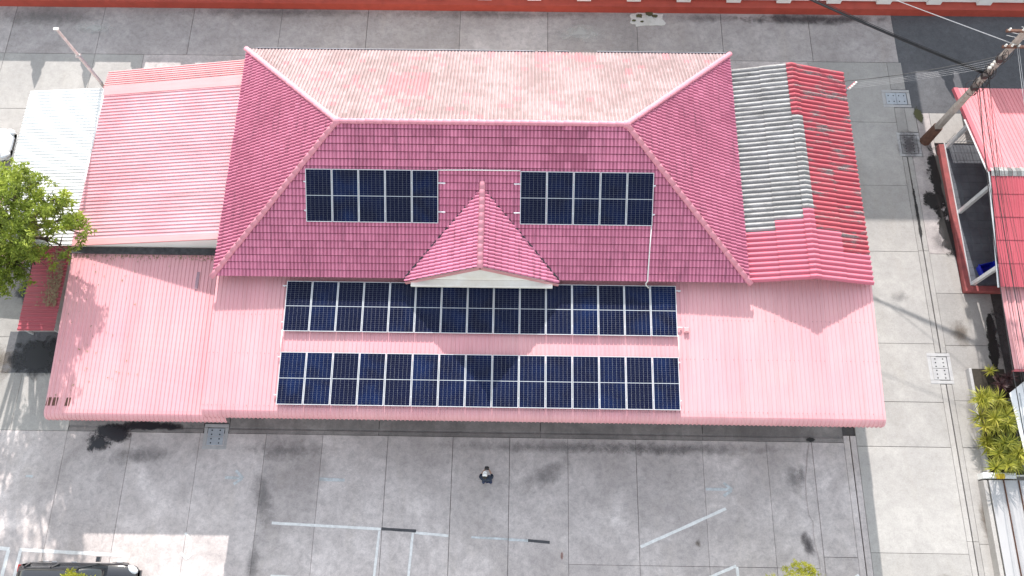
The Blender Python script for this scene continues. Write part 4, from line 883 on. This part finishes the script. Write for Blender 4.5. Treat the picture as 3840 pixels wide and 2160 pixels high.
# fallen leaves
def litter(name, n_, fn, label, sz=.06, mat='dry_leaf'):
    m = MB()
    for k in range(n_):
        x, y, z = fn(); a = rn(0, 6.28); s = sz*rn(.4, 1.2); c_, s_ = math.cos(a)*s, math.sin(a)*s
        m.add([(x-c_, y-s_, z+.004), (x+s_*.4, y-c_*.4, z+.012), (x+c_, y+s_, z+.006), (x-s_*.4, y+c_*.4, z+.018)], [(0, 1, 2, 3)])
    props(m.obj(name, mat), label, 'leaf litter', kind='stuff')
litter('fallen_leaves', 420, lambda: (lambda x, y: (x, y, 2.55+(y-6.43)*sL+.012))(rn(-19.1, -12.7), 13.08-abs(random.gauss(0, .12))), 'dry leaves piled against the dark flashing of the pink lean-to roof', .045)
litter('fallen_leaves', 60, lambda: (lambda x, y: (x, y, 2.55+(y-6.43)*sL+.012))(-19 + abs(random.gauss(0, 2.2)), rn(7, 13)), 'scattered dry leaves on the pink lean-to roof', .06)
litter('fallen_leaves', 700, lambda: (lambda x, y: (x, y, 1.12))(-20.55-abs(random.gauss(0, .35)), rn(11.3, 14.2)), 'brown twigs and leaves heaped on the low red roof', .08)

# ================================================================== VEHICLES
def car(loc, rz, paint_, label, L, W, Hh, hood, boot):
    t_ = thing('parked_car', label, 'car', loc, rz, 'parked cars'); M0 = WM[t_.name]
    hw = W/2; zb = .28; zs = .92*Hh/1.6*1.0 + .02
    def loft(st, name, mats, cap=True, par=t_):
        m = MB(); n = len(st[0])
        for s in st: m.v += [tuple(M0 @ Vector(p)) for p in s]; m.t += [.5]*n
        for i in range(len(st)-1):
            for k in range(n): m.f.append([i*n+k, i*n+(k+1) % n, (i+1)*n+(k+1) % n, (i+1)*n+k]); m.m.append(0)
        if cap: m.f += [list(range(n))[::-1], list(range((len(st)-1)*n, len(st)*n))]; m.m += [0, 0]
        return m.obj(name, mats, par, smooth=True)
    def ring(x, w_, z0, z1, sh=.12, r=.1):
        w2 = w_-sh; return [(x, -w_+.04, z0), (x, -w_, z0+.15), (x, -w_, z1-.28), (x, -w_+.04, z1-.1), (x, -w2, z1-.02), (x, -w2*.5, z1+.015), (x, 0, z1+.02), (x, w2*.5, z1+.015), (x, w2, z1-.02), (x, w_-.04, z1-.1), (x, w_, z1-.28), (x, w_, z0+.15), (x, w_-.04, z0)]
    f, b = L/2, -L/2
    body = loft([ring(b, hw*.8, .45, zs-.12), ring(b+.06, hw*.9, .34, zs-.02), ring(b+.3, hw*.98, zb, zs), ring(b+boot, hw, zb, zs), ring(f-hood, hw, zb, zs), ring(f-.5, hw*.98, zb, zs-.12), ring(f-.2, hw*.9, zb+.03, zs-.18), ring(f-.05, hw*.76, .36, zs-.26), ring(f, hw*.62, .45, zs-.34)], 'body', paint_)
    def cring(x, wb, wt, z1): return [(x, -wb, zs-.03), (x, -wt, z1-.08), (x, -wt+.1, z1), (x, 0, z1+.02), (x, wt-.1, z1), (x, wt, z1-.08), (x, wb, zs-.03)]
    gl = loft([cring(b+boot-.35, hw-.1, hw-.14, zs+.05), cring(b+boot+.05, hw-.08, hw-.24, Hh-.05), cring(f-hood-.75, hw-.08, hw-.24, Hh-.04), cring(f-hood+.05, hw-.1, hw-.14, zs+.04)], 'window', 'car_glass')
    x0, x1, wt = b+boot+.0, f-hood-.78, hw-.26
    rf = loft([[(x0-.05, -wt, Hh-.07), (x0-.05, -wt+.12, Hh), (x0-.05, wt-.12, Hh), (x0-.05, wt, Hh-.07)]] + [[(x, -wt-.03, Hh-.08), (x, -wt+.1, Hh+.012), (x, wt-.1, Hh+.012), (x, wt+.03, Hh-.08)] for x in (x0+.2, (x0+x1)/2, x1-.2)] + [[(x1, -wt, Hh-.07), (x1, -wt+.12, Hh+.002), (x1, wt-.12, Hh+.002), (x1, wt, Hh-.07)]], 'roof', paint_)
    for s in (-1, 1):
        for xx in (x0+.1, (x0+x1)/2, x1-.05):
            MB().tube([M0 @ Vector((xx, s*(wt+.04), Hh-.09)), M0 @ Vector((xx + (.5 if xx > x1-.1 else -.15 if xx < x0+.2 else 0), s*(hw-.05), zs-.03))], .035, 6).obj('pillar', paint_, t_)
        MB().tube([M0 @ Vector((x0+.15, s*(wt-.02), Hh+.035)), M0 @ Vector((x1-.1, s*(wt-.02), Hh+.035))], .018, 6).obj('roof_rail', 'black_plastic', t_)
        mm = MB(); mm.bevbox((f-hood-.42, s*(hw+.02) - (.0 if s > 0 else .2), zs+.0), (f-hood-.26, s*(hw+.02) + (.2 if s > 0 else 0), zs+.15), .03, M0); mm.obj('mirror', paint_, t_)
        mm = MB(); mm.ball((0, 0, 0), (.26, .15, .09), 10, 7); mm.obj('headlight', 'lamp_lens', t_, M0 @ Matrix.Translation((f-.2, s*hw*.74, zs-.24)) @ Matrix.Rotation(-s*.5, 4, 'Z'), True)
        mm = MB(); mm.bevbox((b-.01, s*hw*.72-.14, zs-.32), (b+.12, s*hw*.72+.14, zs-.08), .02, M0); mm.obj('tail_light', 'red_lens', t_)
        for xx in (x0+.75, x0+1.55): MB().bevbox((xx, s*hw-.015, zs-.17), (xx+.2, s*hw+.02, zs-.13), .008, M0).obj('door_handle', 'chrome', t_)
        for xx in (b+.85, f-.9):
            wh = MB(); wh.tube([(xx, s*(hw-.2), .33), (xx, s*(hw-.17), .33), (xx, s*(hw+.0), .33), (xx, s*(hw+.02), .33)], [.29, .33, .33, .29], 20); wh.v = [tuple(M0 @ Vector(v)) for v in wh.v]; w_ = wh.obj('wheel', 'black_rubber', t_, smooth=False)
            rm = MB(); rm.tube([(xx, s*(hw-.02), .33), (xx, s*(hw+.035), .33)], [.21, .19], 16); rm.v = [tuple(M0 @ Vector(v)) for v in rm.v]; rm.obj('rim', 'chrome', w_)
    gr = MB(); gr.bevbox((f-.06, -hw*.42, .50), (f+.015, hw*.42, zs-.34), .02, M0); gr.obj('grille', 'black_plastic', t_)
    for k in range(3): MB().box((f+.01, -hw*.4, .53+.07*k), (f+.03, hw*.4, .55+.07*k), M0).obj('grille_bar', 'chrome', t_)
    MB().bevbox((f-.16, -hw*.72, .30), (f+.03, hw*.72, .44), .04, M0).obj('bumper', paint_, t_)
    return t_
car((-17.55, -.32, 0), 0, 'car_black', 'glossy black car parked at the bottom left corner', 4.75, 1.86, 1.62, 1.15, .55)
car((-26.95, 19.75, 0), 0, 'car_white', 'white car nosing in from the left edge by the white roof', 4.55, 1.74, 1.46, 1.25, .75)

# ================================================================== PERSON
pe = thing('person', 'person in dark blue clothes holding a black controller out in front', 'person', (-1.25, 4.12, 0))
PX, PY = -1.25, 4.12
def skin_mesh(name, joints, edges, mat, par, sub=2):
    me = bpy.data.meshes.new(name); me.from_pydata([Vector((PX, PY, 0)) + Vector(j[:3]) for j in joints], edges, []); me.materials.append(MATS[mat])
    o = link(name, me, par); md = o.modifiers.new('skin', 'SKIN'); md.use_smooth_shade = True
    for i, j in enumerate(joints): me.skin_vertices[0].data[i].radius = (j[3], j[4] if len(j) > 4 else j[3])
    me.skin_vertices[0].data[0].use_root = True
    s_ = o.modifiers.new('sub', 'SUBSURF'); s_.levels = sub; s_.render_levels = sub
    return o
body = skin_mesh('body', [(0, 0, 1.30, .06, .05), (0, 0, 1.45, .05), (-.03, .02, 1.53, .06), (-.04, .04, 1.62, .088, .095), (-.04, .035, 1.70, .075, .085), (.20, -.01, 1.37, .035), (.25, .08, 1.12, .034), (.13, .31, 1.16, .033), (.08, .38, 1.17, .036, .022), (-.20, -.01, 1.37, .035), (-.25, .08, 1.12, .034), (-.10, .31, 1.16, .033), (-.05, .38, 1.17, .036, .022), (0, 0, .95, .06, .05), (.12, .0, .5, .04), (.15, -.03, .09, .03), (-.12, .0, .5, .04), (-.15, -.03, .09, .03)],
          [(0, 1), (1, 2), (2, 3), (3, 4), (0, 5), (5, 6), (6, 7), (7, 8), (0, 9), (9, 10), (10, 11), (11, 12), (0, 13), (13, 14), (14, 15), (13, 16), (16, 17)], 'skin', pe)
skin_mesh('shirt', [(0, 0, 1.24, .175, .13), (0, -.005, 1.37, .165, .12), (0, 0, 1.475, .082, .075), (0, 0, 1.10, .165, .125), (0, 0, .84, .18, .14), (.20, -.01, 1.385, .085), (.255, .07, 1.13, .06), (.20, .19, 1.145, .05), (-.20, -.01, 1.385, .085), (-.255, .07, 1.13, .06), (-.19, .19, 1.145, .05)],
          [(0, 1), (1, 2), (0, 3), (3, 4), (1, 5), (5, 6), (6, 7), (1, 8), (8, 9), (9, 10)], 'navy_cloth', pe)
skin_mesh('trousers', [(0, 0, .92, .15, .115), (.1, 0, .80, .11), (.13, -.01, .48, .08), (.16, -.05, .08, .068), (-.1, 0, .80, .11), (-.13, -.01, .48, .08), (-.16, -.05, .08, .068)], [(0, 1), (1, 2), (2, 3), (0, 4), (4, 5), (5, 6)], 'blue_denim', pe)
for s in (-1, 1):
    m = MB(); m.ball((PX+s*.16, PY+.02, .045), (.05, .135, .045), 10, 7); m.obj('shoe', 'black_plastic', pe, smooth=True)
    for k in range(5):
        kx_ = s*(.075 - .02*k) if k < 4 else s*.03; m = MB(); b0 = Vector((PX+s*.07+.015, PY+.39, 1.175)); 
        if k < 4: m.tube([b0 + Vector((s*.02, .012*k - .02, -.005)), b0 + Vector((-s*.01, .012*k+.01, -.035)), b0 + Vector((-s*.045, .012*k+.01, -.03))], [.010, .009, .007], 6)
        else: m.tube([b0 + Vector((s*.01, -.04, .01)), b0 + Vector((-s*.025, -.01, .035)), b0 + Vector((-s*.045, .02, .035))], [.011, .010, .008], 6)
        m.obj('finger', 'skin', body, smooth=True)
m = MB(); m.ball((PX-.042, PY+.0, 1.70), (.098, .105, .12), 14, 9); m.obj('hair', 'dark_hair', pe, smooth=True)
m = MB(); m.ball((PX-.04, PY+.05, 1.745), (.10, .098, .085), 14, 9); cp = m.obj('cap', 'white_cloth', pe, smooth=True)
m = MB(); m.prism([(PX-.04+.095*math.cos(a), PY+.10+.12*math.sin(a)) for a in [math.pi*i/10 for i in range(11)]], 1.715, 1.728); m.obj('brim', 'white_cloth', cp)
m = MB(); m.ball((PX-.04, PY+.14, 1.64), (.016, .02, .022), 8, 6); m.obj('nose', 'skin', body, smooth=True)
for s in (-1, 1):
    m = MB(); m.ball((PX-.04+s*.036, PY+.125, 1.665), .013, 8, 6); m.obj('eye', 'black_plastic', body, smooth=True); m = MB(); m.ball((PX-.04+s*.095, PY+.04, 1.65), (.015, .025, .035), 8, 6); m.obj('ear', 'skin', body, smooth=True)
m = MB(); m.box((PX-.065, PY+.129, 1.604), (PX-.015, PY+.136, 1.612)); m.obj('mouth', 'rust', body)
ct = thing('remote_controller', 'black handheld controller in the hands of the person', 'controller', (PX+.015, PY+.42, 1.17))
m = MB(); m.bevbox((PX-.075, PY+.34, 1.165), (PX+.105, PY+.46, 1.215), .015); m.obj('case', 'black_plastic', ct)
m = MB(); m.box((PX-.05, PY+.45, 1.20), (PX+.08, PY+.47, 1.31)); m.obj('phone', 'black_plastic', ct)
for s in (-1, 1): MB().tube([(PX+.015+s*.05, PY+.375, 1.215), (PX+.015+s*.05, PY+.375, 1.24)], .012, 8).obj('stick', 'black_rubber', ct)
